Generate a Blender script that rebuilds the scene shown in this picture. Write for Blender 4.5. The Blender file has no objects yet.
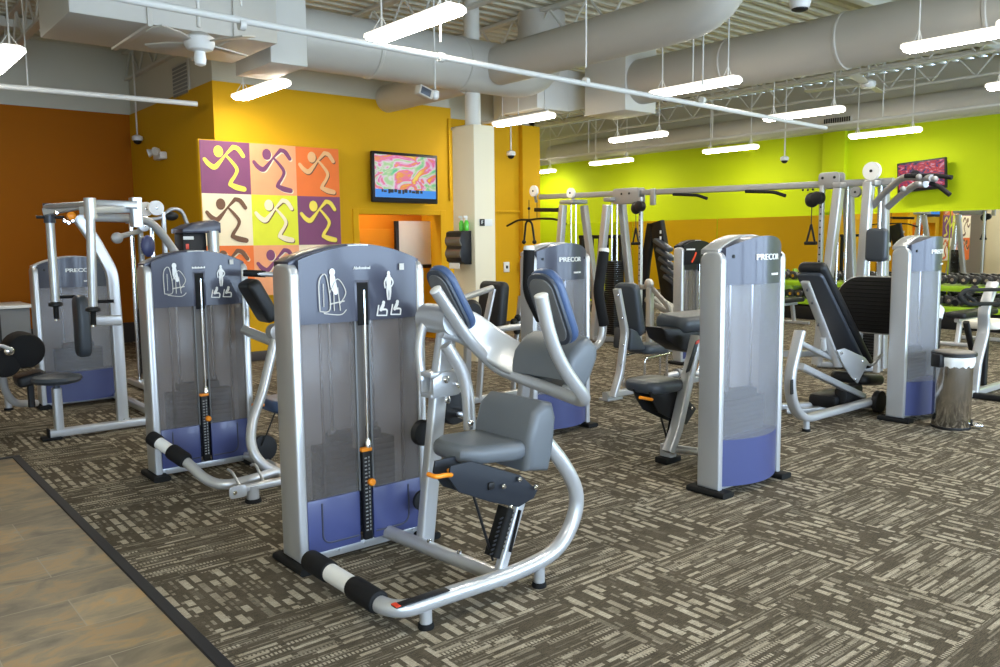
import bpy, bmesh, math, random
from mathutils import Vector, Matrix
random.seed(7)
V = Vector
PI = math.pi
C = bpy.context.scene
COL = C.collection

# ---------------------------------------------------------------- camera
F_PX, CX, CY, H = 830.0, 500.0, 333.5, 1.45
pitch = math.atan((CY-242.0)/F_PX); roll = 0.01; yaw = math.radians(50.4)
fh = V((math.cos(yaw), math.sin(yaw), 0)); r0 = V((math.sin(yaw), -math.cos(yaw), 0)); up = V((0, 0, 1))
fw = fh*math.cos(pitch)-up*math.sin(pitch); u0 = up*math.cos(pitch)+fh*math.sin(pitch)
cr = r0*math.cos(roll)-u0*math.sin(roll); cu = u0*math.cos(roll)+r0*math.sin(roll)
cam_d = bpy.data.cameras.new('camera'); cam = bpy.data.objects.new('camera', cam_d); COL.objects.link(cam)
cam.matrix_world = Matrix(((cr.x, cu.x, -fw.x, 0), (cr.y, cu.y, -fw.y, 0), (cr.z, cu.z, -fw.z, H), (0, 0, 0, 1)))
cam_d.lens = F_PX/1000*36; cam_d.sensor_width = 36; cam_d.clip_end = 200
C.camera = cam

def P(x, y, X=None, Y=None, Z=None):
    """surveying helper: where the sight line through an image point meets a known plane"""
    d = fw+cr*((x-CX)/F_PX)-cu*((y-CY)/F_PX)
    if X is not None: t = X/d.x
    elif Y is not None: t = Y/d.y
    else: t = (Z-H)/d.z
    return V((d.x*t, d.y*t, H+d.z*t))

# ---------------------------------------------------------------- materials
def nm(name):
    m = bpy.data.materials.new(name); m.use_nodes = True
    nt = m.node_tree; b = nt.nodes['Principled BSDF']
    return m, nt, b
def mat(name, col, rough=.5, metal=0, spec=.5, bump=0, bscale=200, var=0, vscale=3, emit=None, es=0, alpha=1, coat=0):
    m, nt, b = nm(name)
    b.inputs['Base Color'].default_value = (*col, 1); b.inputs['Roughness'].default_value = rough
    b.inputs['Metallic'].default_value = metal; b.inputs['Specular IOR Level'].default_value = spec
    b.inputs['Coat Weight'].default_value = coat; b.inputs['Coat Roughness'].default_value = .1
    if emit: b.inputs['Emission Color'].default_value = (*emit, 1); b.inputs['Emission Strength'].default_value = es
    if alpha < 1: b.inputs['Alpha'].default_value = alpha
    tc = nt.nodes.new('ShaderNodeTexCoord')
    if var:
        n = nt.nodes.new('ShaderNodeTexNoise'); n.inputs['Scale'].default_value = vscale; n.inputs['Detail'].default_value = 4
        nt.links.new(tc.outputs['Object'], n.inputs['Vector'])
        mr = nt.nodes.new('ShaderNodeMapRange'); mr.inputs['To Min'].default_value = 1-var; mr.inputs['To Max'].default_value = 1+var
        nt.links.new(n.outputs['Fac'], mr.inputs['Value'])
        mx = nt.nodes.new('ShaderNodeVectorMath'); mx.operation = 'SCALE'; mx.inputs[0].default_value = col
        nt.links.new(mr.outputs['Result'], mx.inputs['Scale']); nt.links.new(mx.outputs['Vector'], b.inputs['Base Color'])
    if bump:
        n = nt.nodes.new('ShaderNodeTexNoise'); n.inputs['Scale'].default_value = bscale; n.inputs['Detail'].default_value = 3
        nt.links.new(tc.outputs['Object'], n.inputs['Vector'])
        bp = nt.nodes.new('ShaderNodeBump'); bp.inputs['Strength'].default_value = bump; bp.inputs['Distance'].default_value = .002
        nt.links.new(n.outputs['Fac'], bp.inputs['Height']); nt.links.new(bp.outputs['Normal'], b.inputs['Normal'])
    return m
M = {}
M['silver'] = mat('silver_paint', (.53, .54, .555), .32, .5, bump=.05, bscale=400, coat=.3)
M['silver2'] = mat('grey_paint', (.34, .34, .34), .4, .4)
M['chrome'] = mat('chrome', (.8, .8, .82), .12, 1)
M['steel'] = mat('brushed_steel', (.50, .49, .48), .15, 1, bump=.1, bscale=60)
M['navy'] = mat('navy_plastic', (.055, .068, .185), .38, 0, .5, coat=.2)
M['header'] = mat('navy_header', (.045, .049, .078), .35, 0, .5, coat=.25)
M['pad'] = mat('slate_vinyl', (.042, .052, .066), .42, 0, .5, bump=.15, bscale=250)
M['padback'] = mat('grey_plate', (.16, .165, .17), .5, .2)
M['blackpad'] = mat('black_vinyl', (.013, .014, .016), .45, 0, .35, bump=.15, bscale=250)
M['black'] = mat('black_plastic', (.010, .010, .011), .45, 0, .3)
M['platedark'] = mat('black_plate', (.02, .023, .03), .5, 0, .25)
M['stack'] = mat('stack_iron', (.012, .013, .02), .6, 0, .2)
M['darksteel'] = mat('dark_plate', (.06, .07, .09), .4, .3)
M['rubber'] = mat('black_rubber', (.008, .008, .008), .7, 0, .2)
M['foam'] = mat('black_foam', (.010, .010, .011), .7, 0, .2, bump=.3, bscale=300)
M['white'] = mat('white_plastic', (.78, .78, .76), .4)
M['orange'] = mat('orange_plastic', (.9, .28, .01), .4)
M['red'] = mat('red_label', (.75, .06, .02), .4)
M['yellowwall'] = mat('ochre_paint', (.66, .36, .006), .7, 0, .2, var=.04, vscale=1, bump=.1, bscale=300)
M['orangewall'] = mat('orange_paint', (.62, .22, .008), .7, 0, .2, var=.04, vscale=1, bump=.1, bscale=300)
M['brownwall'] = mat('rust_paint', (.37, .11, .004), .75, 0, .12, var=.05, vscale=1, bump=.1, bscale=300)
M['green'] = mat('lime_paint', (.49, .60, .004), .7, 0, .2, var=.03, vscale=1, bump=.1, bscale=300)
M['cream'] = mat('cream_paint', (.82, .74, .54), .6, var=.03, vscale=1, bump=.1, bscale=300)
M['pale'] = mat('pale_paint', (.58, .56, .46), .65, var=.04, vscale=2)
M['duct'] = mat('duct_paint', (.54, .515, .46), .5, .1, var=.05, vscale=2)
M['ductwhite'] = mat('duct_white', (.66, .64, .58), .5, 0, var=.04, vscale=2)
M['deck'] = mat('deck_paint', (.60, .57, .44), .6, 0, var=.06, vscale=1.5)
M['lamphouse'] = mat('lamp_housing', (.8, .8, .78), .4, emit=(1, .93, .80), es=1.0)
M['joist'] = mat('joist_paint', (.62, .61, .55), .6)
M['pipe'] = mat('pipe_paint', (.66, .65, .61), .5)
M['lamp'] = mat('fluorescent_lens', (.9, .9, .9), .4, emit=(1, .93, .80), es=34)
M['lime'] = mat('lime_enamel', (.33, .55, .02), .35)
M['dumb'] = mat('dumbbell_rubber', (.02, .02, .022), .4)
M['darkbase'] = mat('dark_baseboard', (.045, .035, .03), .6)
M['glassgreen'] = mat('green_soap', (.12, .65, .05), .15, coat=.5)
M['paper'] = mat('white_board', (.78, .74, .64), .6)
M['grill'] = mat('vent_grey', (.2, .2, .19), .5)
M['frost'] = mat('frosted_glass', (.75, .76, .72), .5)
# mirror
M['mirror'] = mat('mirror_glass', (.86, .88, .86), .01, 1)
# smoked polycarbonate : part transparent, part grey gloss
def smoke(c=(.24, .22, .21, 1), f=.30, t=(.84, .82, .82, 1)):
    m, nt, b = nm('smoked_polycarbonate')
    b.inputs['Base Color'].default_value = c; b.inputs['Roughness'].default_value = .3
    b.inputs['Coat Weight'].default_value = .4; b.inputs['Coat Roughness'].default_value = .12
    tr = nt.nodes.new('ShaderNodeBsdfTransparent'); tr.inputs['Color'].default_value = t
    mx = nt.nodes.new('ShaderNodeMixShader'); mx.inputs['Fac'].default_value = f
    out = nt.nodes['Material Output']
    nt.links.new(tr.outputs[0], mx.inputs[1]); nt.links.new(b.outputs[0], mx.inputs[2]); nt.links.new(mx.outputs[0], out.inputs['Surface'])
    return m
M['smoke'] = smoke()
M['rearsmoke_lit'] = smoke((.80, .76, .72, 1), .70, (.9, .88, .86, 1))  # rear panel paled, its colour stands for light scattered inside the tower
M['backsmoke'] = smoke((.36, .365, .39, 1), .30, (.90, .90, .92, 1))
M['channel'] = mat('channel_grey', (.20, .18, .16), .5)

def N(nt, t, **k):
    n = nt.nodes.new(t)
    for a, v in k.items(): setattr(n, a, v)
    return n
def mth(nt, op, a, b=None, c=None):
    n = nt.nodes.new('ShaderNodeMath'); n.operation = op
    for i, v in enumerate((a, b, c)):
        if v is None: continue
        if isinstance(v, (int, float)): n.inputs[i].default_value = v
        else: nt.links.new(v, n.inputs[i])
    return n.outputs[0]
def carpet():
    m, nt, b = nm('patterned_carpet_tiles'); L = nt.links
    tc = N(nt, 'ShaderNodeTexCoord'); sp = N(nt, 'ShaderNodeSeparateXYZ'); L.new(tc.outputs['Object'], sp.inputs[0])
    x, y = sp.outputs[0], sp.outputs[1]
    T = .61
    ux = mth(nt, 'DIVIDE', mth(nt, 'SUBTRACT', x, 1.0), T); uy = mth(nt, 'DIVIDE', mth(nt, 'SUBTRACT', y, 2.98), T)
    chk = mth(nt, 'PINGPONG', mth(nt, 'ADD', mth(nt, 'FLOOR', ux), mth(nt, 'FLOOR', uy)), 1.0)
    chk = mth(nt, 'GREATER_THAN', chk, .5)
    def brick(a, bb, w, h, mort, thr, ox, freq=2, off=.37):
        cb = N(nt, 'ShaderNodeCombineXYZ'); L.new(a, cb.inputs[0]); L.new(bb, cb.inputs[1])
        ad = N(nt, 'ShaderNodeVectorMath', operation='ADD'); ad.inputs[1].default_value = (20+ox, 20-ox*.7, 0); L.new(cb.outputs[0], ad.inputs[0])
        br = N(nt, 'ShaderNodeTexBrick'); L.new(ad.outputs[0], br.inputs['Vector'])
        br.inputs['Scale'].default_value = 1; br.inputs['Brick Width'].default_value = w; br.inputs['Row Height'].default_value = h
        br.inputs['Mortar Size'].default_value = mort; br.inputs['Mortar Smooth'].default_value = .3
        br.inputs['Color1'].default_value = (0, 0, 0, 1); br.inputs['Color2'].default_value = (1, 1, 1, 1); br.inputs['Mortar'].default_value = (0, 0, 0, 1)
        br.offset = off; br.offset_frequency = freq; br.squash = .62; br.squash_frequency = 3
        v = br.outputs['Color']
        mr = N(nt, 'ShaderNodeMapRange'); mr.inputs['From Min'].default_value = thr; mr.inputs['From Max'].default_value = thr+.28
        L.new(v, mr.inputs['Value'])
        return mr.outputs['Result']
    # A : stout dashes running along Y ; B : long thin lines running along X
    A1 = brick(y, x, .135, .052, .0125, .36, .0)
    A2 = brick(y, x, .062, .030, .009, .50, .37)
    A = mth(nt, 'MAXIMUM', A1, mth(nt, 'MULTIPLY', A2, .55))
    B1 = brick(x, y, .16, .016, .0048, .35, .13, 2, .29)
    B2 = brick(x, y, .17, .040, .0125, .50, .71, 3, .41)
    # ticking on some of the thin lines
    tk = mth(nt, 'GREATER_THAN', mth(nt, 'FRACT', mth(nt, 'MULTIPLY', x, 62.0)), .42)
    B3 = mth(nt, 'MULTIPLY', brick(x, y, .28, .036, .010, .50, .45, 2, .6), tk)
    B = mth(nt, 'MAXIMUM', mth(nt, 'MULTIPLY', B1, .42), mth(nt, 'MAXIMUM', B2, B3))
    mix = N(nt, 'ShaderNodeMix', data_type='FLOAT'); L.new(chk, mix.inputs[0]); L.new(A, mix.inputs[2]); L.new(B, mix.inputs[3])
    no = N(nt, 'ShaderNodeTexNoise'); no.inputs['Scale'].default_value = 260; no.inputs['Detail'].default_value = 2; L.new(tc.outputs['Object'], no.inputs['Vector'])
    n2 = N(nt, 'ShaderNodeTexNoise'); n2.inputs['Scale'].default_value = 1.1; n2.inputs['Detail'].default_value = 2; L.new(tc.outputs['Object'], n2.inputs['Vector'])
    n3 = N(nt, 'ShaderNodeTexNoise'); n3.inputs['Scale'].default_value = 9; n3.inputs['Detail'].default_value = 1; L.new(tc.outputs['Object'], n3.inputs['Vector'])
    base = N(nt, 'ShaderNodeMix', data_type='RGBA'); base.inputs[6].default_value = (.066, .053, .036, 1); base.inputs[7].default_value = (.12, .10, .070, 1)
    L.new(n3.outputs['Fac'], base.inputs[0])
    bar = N(nt, 'ShaderNodeMix', data_type='RGBA'); bar.inputs[6].default_value = (.27, .225, .155, 1); bar.inputs[7].default_value = (.52, .465, .37, 1)
    L.new(n3.outputs['Fac'], bar.inputs[0])
    cm = N(nt, 'ShaderNodeMix', data_type='RGBA'); L.new(mix.outputs[0], cm.inputs[0]); L.new(base.outputs[2], cm.inputs[6]); L.new(bar.outputs[2], cm.inputs[7])
    stv = N(nt, 'ShaderNodeMapping'); L.new(tc.outputs['Object'], stv.inputs[0]); stv.inputs['Scale'].default_value = (30, 240, 1)
    st = N(nt, 'ShaderNodeTexNoise'); st.inputs['Scale'].default_value = 1; st.inputs['Detail'].default_value = 2; L.new(stv.outputs[0], st.inputs['Vector'])
    fz = N(nt, 'ShaderNodeMapRange'); fz.inputs['From Min'].default_value = .32; fz.inputs['From Max'].default_value = .68; fz.inputs['To Min'].default_value = .38; fz.inputs['To Max'].default_value = 1.5
    L.new(mth(nt, 'ADD', mth(nt, 'MULTIPLY', no.outputs['Fac'], .5), mth(nt, 'MULTIPLY', st.outputs['Fac'], .5)), fz.inputs['Value'])
    vm = N(nt, 'ShaderNodeVectorMath', operation='SCALE'); L.new(cm.outputs[2], vm.inputs[0]); L.new(fz.outputs[0], vm.inputs['Scale'])
    L.new(vm.outputs[0], b.inputs['Base Color']); b.inputs['Roughness'].default_value = .95; b.inputs['Specular IOR Level'].default_value = .15
    bp = N(nt, 'ShaderNodeBump'); bp.inputs['Strength'].default_value = .6; bp.inputs['Distance'].default_value = .004; L.new(no.outputs['Fac'], bp.inputs['Height']); L.new(bp.outputs[0], b.inputs['Normal'])
    return m
M['carpet'] = carpet()
def slate():
    m, nt, b = nm('slate_look_floor_tiles'); L = nt.links
    tc = N(nt, 'ShaderNodeTexCoord')
    mp = N(nt, 'ShaderNodeMapping'); L.new(tc.outputs['Object'], mp.inputs[0]); mp.inputs['Location'].default_value = (-.71+12.2, -3.05+12.2, 0)
    br = N(nt, 'ShaderNodeTexBrick'); L.new(mp.outputs[0], br.inputs['Vector'])
    br.inputs['Scale'].default_value = 1; br.inputs['Brick Width'].default_value = .61; br.inputs['Row Height'].default_value = .305
    br.inputs['Mortar Size'].default_value = .003; br.inputs['Mortar Smooth'].default_value = .4; br.offset = .5
    br.inputs['Color1'].default_value = (0, 0, 0, 1); br.inputs['Color2'].default_value = (1, 1, 1, 1); br.inputs['Mortar'].default_value = (.5, .5, .5, 1)
    mp2 = N(nt, 'ShaderNodeMapping'); L.new(tc.outputs['Object'], mp2.inputs[0]); mp2.inputs['Scale'].default_value = (1.6, 2.9, 1); mp2.inputs['Rotation'].default_value = (0, 0, .15)
    n1 = N(nt, 'ShaderNodeTexNoise'); n1.inputs['Scale'].default_value = 2.2; n1.inputs['Detail'].default_value = 7; n1.inputs['Roughness'].default_value = .62; n1.inputs['Distortion'].default_value = .8; L.new(mp2.outputs[0], n1.inputs['Vector'])
    r = N(nt, 'ShaderNodeValToRGB'); L.new(n1.outputs['Fac'], r.inputs[0])
    e = r.color_ramp.elements; e[0].position = .3; e[0].color = (.115, .09, .055, 1); e[1].position = .75; e[1].color = (.38, .28, .15, 1)
    for p, c in ((.42, (.18, .145, .09, 1)), (.52, (.25, .195, .115, 1)), (.6, (.35, .22, .09, 1)), (.66, (.26, .22, .145, 1))):
        q = e.new(p); q.color = c
    tv = N(nt, 'ShaderNodeMapRange'); tv.inputs['To Min'].default_value = .85; tv.inputs['To Max'].default_value = 1.15; L.new(br.outputs['Color'], tv.inputs['Value'])
    sc = N(nt, 'ShaderNodeVectorMath', operation='SCALE'); L.new(r.outputs[0], sc.inputs[0]); L.new(tv.outputs[0], sc.inputs['Scale'])
    mx = N(nt, 'ShaderNodeMix', data_type='RGBA'); L.new(br.outputs['Fac'], mx.inputs[0]); L.new(sc.outputs[0], mx.inputs[6]); mx.inputs[7].default_value = (.30, .255, .18, 1)
    L.new(mx.outputs[2], b.inputs['Base Color']); b.inputs['Roughness'].default_value = .42
    bp = N(nt, 'ShaderNodeBump'); bp.inputs['Strength'].default_value = .25; bp.inputs['Distance'].default_value = .006; L.new(n1.outputs['Fac'], bp.inputs['Height']); L.new(bp.outputs[0], b.inputs['Normal'])
    return m
M['slate'] = slate()
def screen(name, ramp, scale, es, band=None):
    m, nt, b = nm(name); L = nt.links
    tc = N(nt, 'ShaderNodeTexCoord')
    n = N(nt, 'ShaderNodeTexNoise'); n.inputs['Scale'].default_value = scale; n.inputs['Detail'].default_value = 3; n.inputs['Distortion'].default_value = 2.2; L.new(tc.outputs['Generated'], n.inputs['Vector'])
    r = N(nt, 'ShaderNodeValToRGB'); L.new(n.outputs['Fac'], r.inputs[0]); e = r.color_ramp.elements
    e[0].position = ramp[0][0]; e[0].color = (*ramp[0][1], 1); e[1].position = ramp[-1][0]; e[1].color = (*ramp[-1][1], 1)
    for p, c in ramp[1:-1]:
        q = e.new(p); q.color = (*c, 1)
    b.inputs['Base Color'].default_value = (.01, .01, .01, 1); b.inputs['Roughness'].default_value = .2
    L.new(r.outputs[0], b.inputs['Emission Color']); b.inputs['Emission Strength'].default_value = es
    return m
M['tv1'] = screen('screen_colour_cloud', [(.30, (.05, .6, .3)), (.40, (.5, .75, .35)), (.46, (.85, .75, .85)), (.52, (.9, .12, .45)), (.58, (.95, .3, .02)), (.66, (1, .75, .1))], 2.4, .55)
M['tv2'] = screen('screen_red_crowd', [(.32, (.005, .0, .01)), (.42, (.08, .02, .25)), (.48, (.6, .01, .08)), (.56, (.85, .02, .05)), (.64, (.9, .35, .6))], 4, .4)
M['tvblue'] = mat('screen_blue', (.01, .01, .02), .3, emit=(.02, .25, .8), es=.7)
M['tvink'] = mat('screen_ink', (.0, .0, .01), .4)
for k, c in dict(purple=(.20, .05, .13), peach=(.86, .36, .16), burnt=(.82, .17, .02), artcream=(.85, .72, .48), artlime=(.72, .72, .02), artyellow=(.86, .68, .08), brownink=(.16, .07, .03), tan=(.80, .45, .2)).items():
    M[k] = mat('art_'+k, c, .6, var=.1, vscale=5)

# ---------------------------------------------------------------- mesh building
def rounded_path(pts, bend, n=6):
    pts = [V(p) for p in pts]
    if bend <= 0 or len(pts) < 3: return pts
    out = [pts[0]]
    for i in range(1, len(pts)-1):
        a, b, c = pts[i-1], pts[i], pts[i+1]
        d1 = min(bend, (a-b).length*.48); d2 = min(bend, (c-b).length*.48)
        s = b+(a-b).normalized()*d1; e = b+(c-b).normalized()*d2
        for k in range(n+1):
            t = k/n; out.append(s*(1-t)**2+b*2*t*(1-t)+e*t*t)
    out.append(pts[-1]); return out
def rrect(w, h, r, n=3):
    o = []
    r = min(r, w/2-1e-4, h/2-1e-4)
    for cx_, cy_, a0 in ((w/2-r, h/2-r, 0), (-w/2+r, h/2-r, PI/2), (-w/2+r, -h/2+r, PI), (w/2-r, -h/2+r, 3*PI/2)):
        for k in range(n+1):
            a = a0+k/n*PI/2; o.append((cx_+r*math.cos(a), cy_+r*math.sin(a)))
    return o
def basis(ux, uy, uz): return Matrix((ux, uy, uz)).transposed()
class MB:
    def __init__(s): s.bm = bmesh.new(); s.nosmooth = False
    def merge(s, b):
        me = bpy.data.meshes.new('tmp'); b.to_mesh(me); b.free(); s.bm.from_mesh(me); bpy.data.meshes.remove(me); return s
    def box(s, c, size, bev=0, rot=None, seg=2):
        b = bmesh.new(); bmesh.ops.create_cube(b, size=1)
        for v in b.verts: v.co = V((v.co.x*size[0], v.co.y*size[1], v.co.z*size[2]))
        if bev: bmesh.ops.bevel(b, geom=b.edges[:], offset=min(bev, min(size)*.49), segments=seg, profile=.5, affect='EDGES')
        R = rot if rot is not None else Matrix.Identity(3)
        for v in b.verts: v.co = R @ v.co+V(c)
        return s.merge(b)
    def mm(s, a, b_, bev=0, seg=2):
        a, b_ = V(a), V(b_); return s.box((a+b_)/2, [abs(q) for q in (b_-a)], bev, None, seg)
    def sweep(s, pts, sec, bend=0, ref=None, cap=True, scale=None):
        pts = rounded_path(pts, bend); n = len(pts); b = bmesh.new(); rings = []
        t = [(pts[min(i+1, n-1)]-pts[max(i-1, 0)]).normalized() for i in range(n)]
        rf = V(ref) if ref is not None else (V((0, 0, 1)) if abs(t[0].z) < .9 else V((1, 0, 0)))
        u = (rf-t[0]*rf.dot(t[0])).normalized()
        for i in range(n):
            if i: 
                u = u-t[i]*u.dot(t[i]); u.normalize()
            w = t[i].cross(u); k = scale[i] if scale else 1
            rings.append([b.verts.new(pts[i]+(w*x+u*y)*k) for x, y in sec])
        m = len(sec)
        for i in range(n-1):
            for j in range(m): b.faces.new((rings[i][j], rings[i][(j+1) % m], rings[i+1][(j+1) % m], rings[i+1][j]))
        if cap: b.faces.new(rings[0][::-1]); b.faces.new(rings[-1])
        return s.merge(b)
    def tube(s, pts, r, bend=0, seg=14): return s.sweep(pts, [(r*math.cos(2*PI*k/seg), r*math.sin(2*PI*k/seg)) for k in range(seg)], bend)
    def rtube(s, pts, w, h, bend=0, ref=(0, 0, 1), r=.012): return s.sweep(pts, rrect(w, h, r), bend, ref)
    def cyl(s, a, b_, r, r2=None, seg=20):
        a, b_ = V(a), V(b_); t = (b_-a).normalized(); u = t.orthogonal().normalized(); w = t.cross(u); r2 = r if r2 is None else r2
        b = bmesh.new(); A = []; B = []
        for k in range(seg):
            d = u*math.cos(2*PI*k/seg)+w*math.sin(2*PI*k/seg); A.append(b.verts.new(a+d*r)); B.append(b.verts.new(b_+d*r2))
        for k in range(seg): b.faces.new((A[k], A[(k+1) % seg], B[(k+1) % seg], B[k]))
        b.faces.new(A[::-1]); b.faces.new(B); return s.merge(b)
    def lathe(s, c, ax, prof, seg=24):
        c, t = V(c), V(ax).normalized(); u = t.orthogonal().normalized(); w = t.cross(u); b = bmesh.new(); R = []
        for r, h in prof: R.append([b.verts.new(c+t*h+(u*math.cos(2*PI*k/seg)+w*math.sin(2*PI*k/seg))*max(r, 1e-4)) for k in range(seg)])
        for i in range(len(R)-1):
            for k in range(seg): b.faces.new((R[i][k], R[i][(k+1) % seg], R[i+1][(k+1) % seg], R[i+1][k]))
        b.faces.new(R[0][::-1]); b.faces.new(R[-1]); return s.merge(b)
    def ball(s, c, r, sc=(1, 1, 1), seg=16):
        b = bmesh.new(); bmesh.ops.create_uvsphere(b, u_segments=seg, v_segments=seg//2+2, radius=r)
        for v in b.verts: v.co = V((v.co.x*sc[0], v.co.y*sc[1], v.co.z*sc[2]))+V(c)
        return s.merge(b)
    def prism(s, poly, o, ux, uy, depth, bev=0, seg=2):
        """polygon (u,v) in plane o+ux*u+uy*v, extruded by depth along ux x uy, centred"""
        o, ux, uy = V(o), V(ux).normalized(), V(uy).normalized(); nz = ux.cross(uy); b = bmesh.new()
        A = [b.verts.new(o+ux*x+uy*y-nz*depth/2) for x, y in poly]; B = [b.verts.new(o+ux*x+uy*y+nz*depth/2) for x, y in poly]
        b.faces.new(A[::-1]); b.faces.new(B); n = len(poly)
        for k in range(n): b.faces.new((A[k], A[(k+1) % n], B[(k+1) % n], B[k]))
        bmesh.ops.recalc_face_normals(b, faces=b.faces[:])
        if bev:
            caps = [e for e in b.edges if any(len(f.verts) > 4 or n == 4 for f in e.link_faces) and e.calc_face_angle(0) > .5]
            bmesh.ops.bevel(b, geom=caps, offset=bev, segments=seg, profile=.5, affect='EDGES', clamp_overlap=True)
        return s.merge(b)
    def pad(s, c, w, h, th, ux, uy, r=.05, bev=.025):
        """cushion: rounded rectangle w (along ux) x h (along uy), thick th"""
        return s.prism(rrect(w, h, r, 5), c, ux, uy, th, bev, 4)
    def bowed(s, xa, xb, za, zt, yf, bow, yb, xc, hw, n=16):
        """solid with flat back at yb and a front that bulges by bow; zt(x) top"""
        b = bmesh.new(); fr, bk = [], []
        for i in range(n+1):
            x = xa+(xb-xa)*i/n; k = (x-xc)/hw; yy = yf-bow*(1-k*k); z1 = zt(x) if callable(zt) else zt; z0 = za(x) if callable(za) else za
            fr.append((b.verts.new((x, yy, z0)), b.verts.new((x, yy, z1)))); bk.append((b.verts.new((x, yb, z0)), b.verts.new((x, yb, z1))))
        for i in range(n):
            b.faces.new((fr[i][0], fr[i+1][0], fr[i+1][1], fr[i][1])); b.faces.new((bk[i][0], bk[i][1], bk[i+1][1], bk[i+1][0]))
            b.faces.new((fr[i][1], fr[i+1][1], bk[i+1][1], bk[i][1])); b.faces.new((fr[i][0], bk[i][0], bk[i+1][0], fr[i+1][0]))
        b.faces.new((fr[0][0], fr[0][1], bk[0][1], bk[0][0])); b.faces.new((fr[n][0], bk[n][0], bk[n][1], fr[n][1]))
        return s.merge(b)
    def build(s, name, m, parent=None, label=None, ang=38, flat=False):
        off = V((0, 0, 0)); p = parent
        while p is not None: off += V(p.location); p = p.parent
        for v in s.bm.verts: v.co -= off
        bmesh.ops.recalc_face_normals(s.bm, faces=s.bm.faces[:])
        ca = math.radians(ang)
        for e in s.bm.edges: e.smooth = not (len(e.link_faces) == 2 and e.calc_face_angle(0) > ca)
        for f in s.bm.faces: f.smooth = not flat
        me = bpy.data.meshes.new(name); s.bm.to_mesh(me); s.bm.free()
        me.materials.append(M[m] if isinstance(m, str) else m)
        o = bpy.data.objects.new(name, me); COL.objects.link(o)
        if parent is not None: o.parent = parent
        if label: o['label'] = label
        return o
def thing(name, label, cat, loc=(0, 0, 0), group=None):
    o = bpy.data.objects.new(name, None); COL.objects.link(o); o.location = loc; o.empty_display_size = .1
    o['label'] = label; o['category'] = cat
    if group: o['group'] = group
    return o
def tag(o, label, cat, group=None):
    o['label'] = label; o['category'] = cat
    if group: o['group'] = group
    return o
def struct(o): o['kind'] = 'structure'; return o
def rebase(o, loc):
    """put a one-mesh thing's origin at its own base"""
    d = V(loc)-V(o.location)
    for v in o.data.vertices: v.co -= d
    o.location = loc; return o
def dup(o, loc=None, parent=None, **kw):
    c = o.copy(); COL.objects.link(c)
    if parent is not None: c.parent = parent
    for ch in o.children: dup(ch, None, c)
    if loc is not None: c.location = loc
    for k, v in kw.items(): c[k] = v
    return c
def text(body, size, origin, ux, uy, m, parent, name='lettering', bold=.0, sx=1.0, depth=.0015, center=True, kind=None, wrap=None):
    cu_ = bpy.data.curves.new('t', 'FONT'); cu_.body = body; cu_.size = size; cu_.extrude = depth; cu_.offset = 0
    cu_.align_x = 'CENTER' if center else 'LEFT'; cu_.align_y = 'CENTER'
    ob = bpy.data.objects.new('t', cu_); COL.objects.link(ob); dg = bpy.context.evaluated_depsgraph_get(); dg.update()
    me = bpy.data.meshes.new_from_object(ob.evaluated_get(dg)); bpy.data.objects.remove(ob)
    ux, uy = V(ux).normalized(), V(uy).normalized(); nz = ux.cross(uy); off = V((0, 0, 0)); p = parent
    while p is not None: off += V(p.location); p = p.parent
    for v in me.vertices: v.co = V(origin)+ux*(v.co.x*sx)+uy*v.co.y+nz*v.co.z-off
    if bold:
        bb = bmesh.new(); bb.from_mesh(me); src = me.copy()
        for i_, d_ in enumerate((-1, 1)):
            c_ = src.copy()
            for v in c_.vertices: v.co += ux*d_*bold - nz*(.0004*(i_+1))
            bb.from_mesh(c_); bpy.data.meshes.remove(c_)
        bb.to_mesh(me); bb.free(); bpy.data.meshes.remove(src)
    if wrap:
        for v in me.vertices: v.co.y += wrap(v.co.x+off.x)
    me.materials.clear(); me.materials.append(M[m]); me.name = name
    o = bpy.data.objects.new(name, me); COL.objects.link(o)
    if parent is not None: o.parent = parent
    return o
SK = [0]
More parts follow.
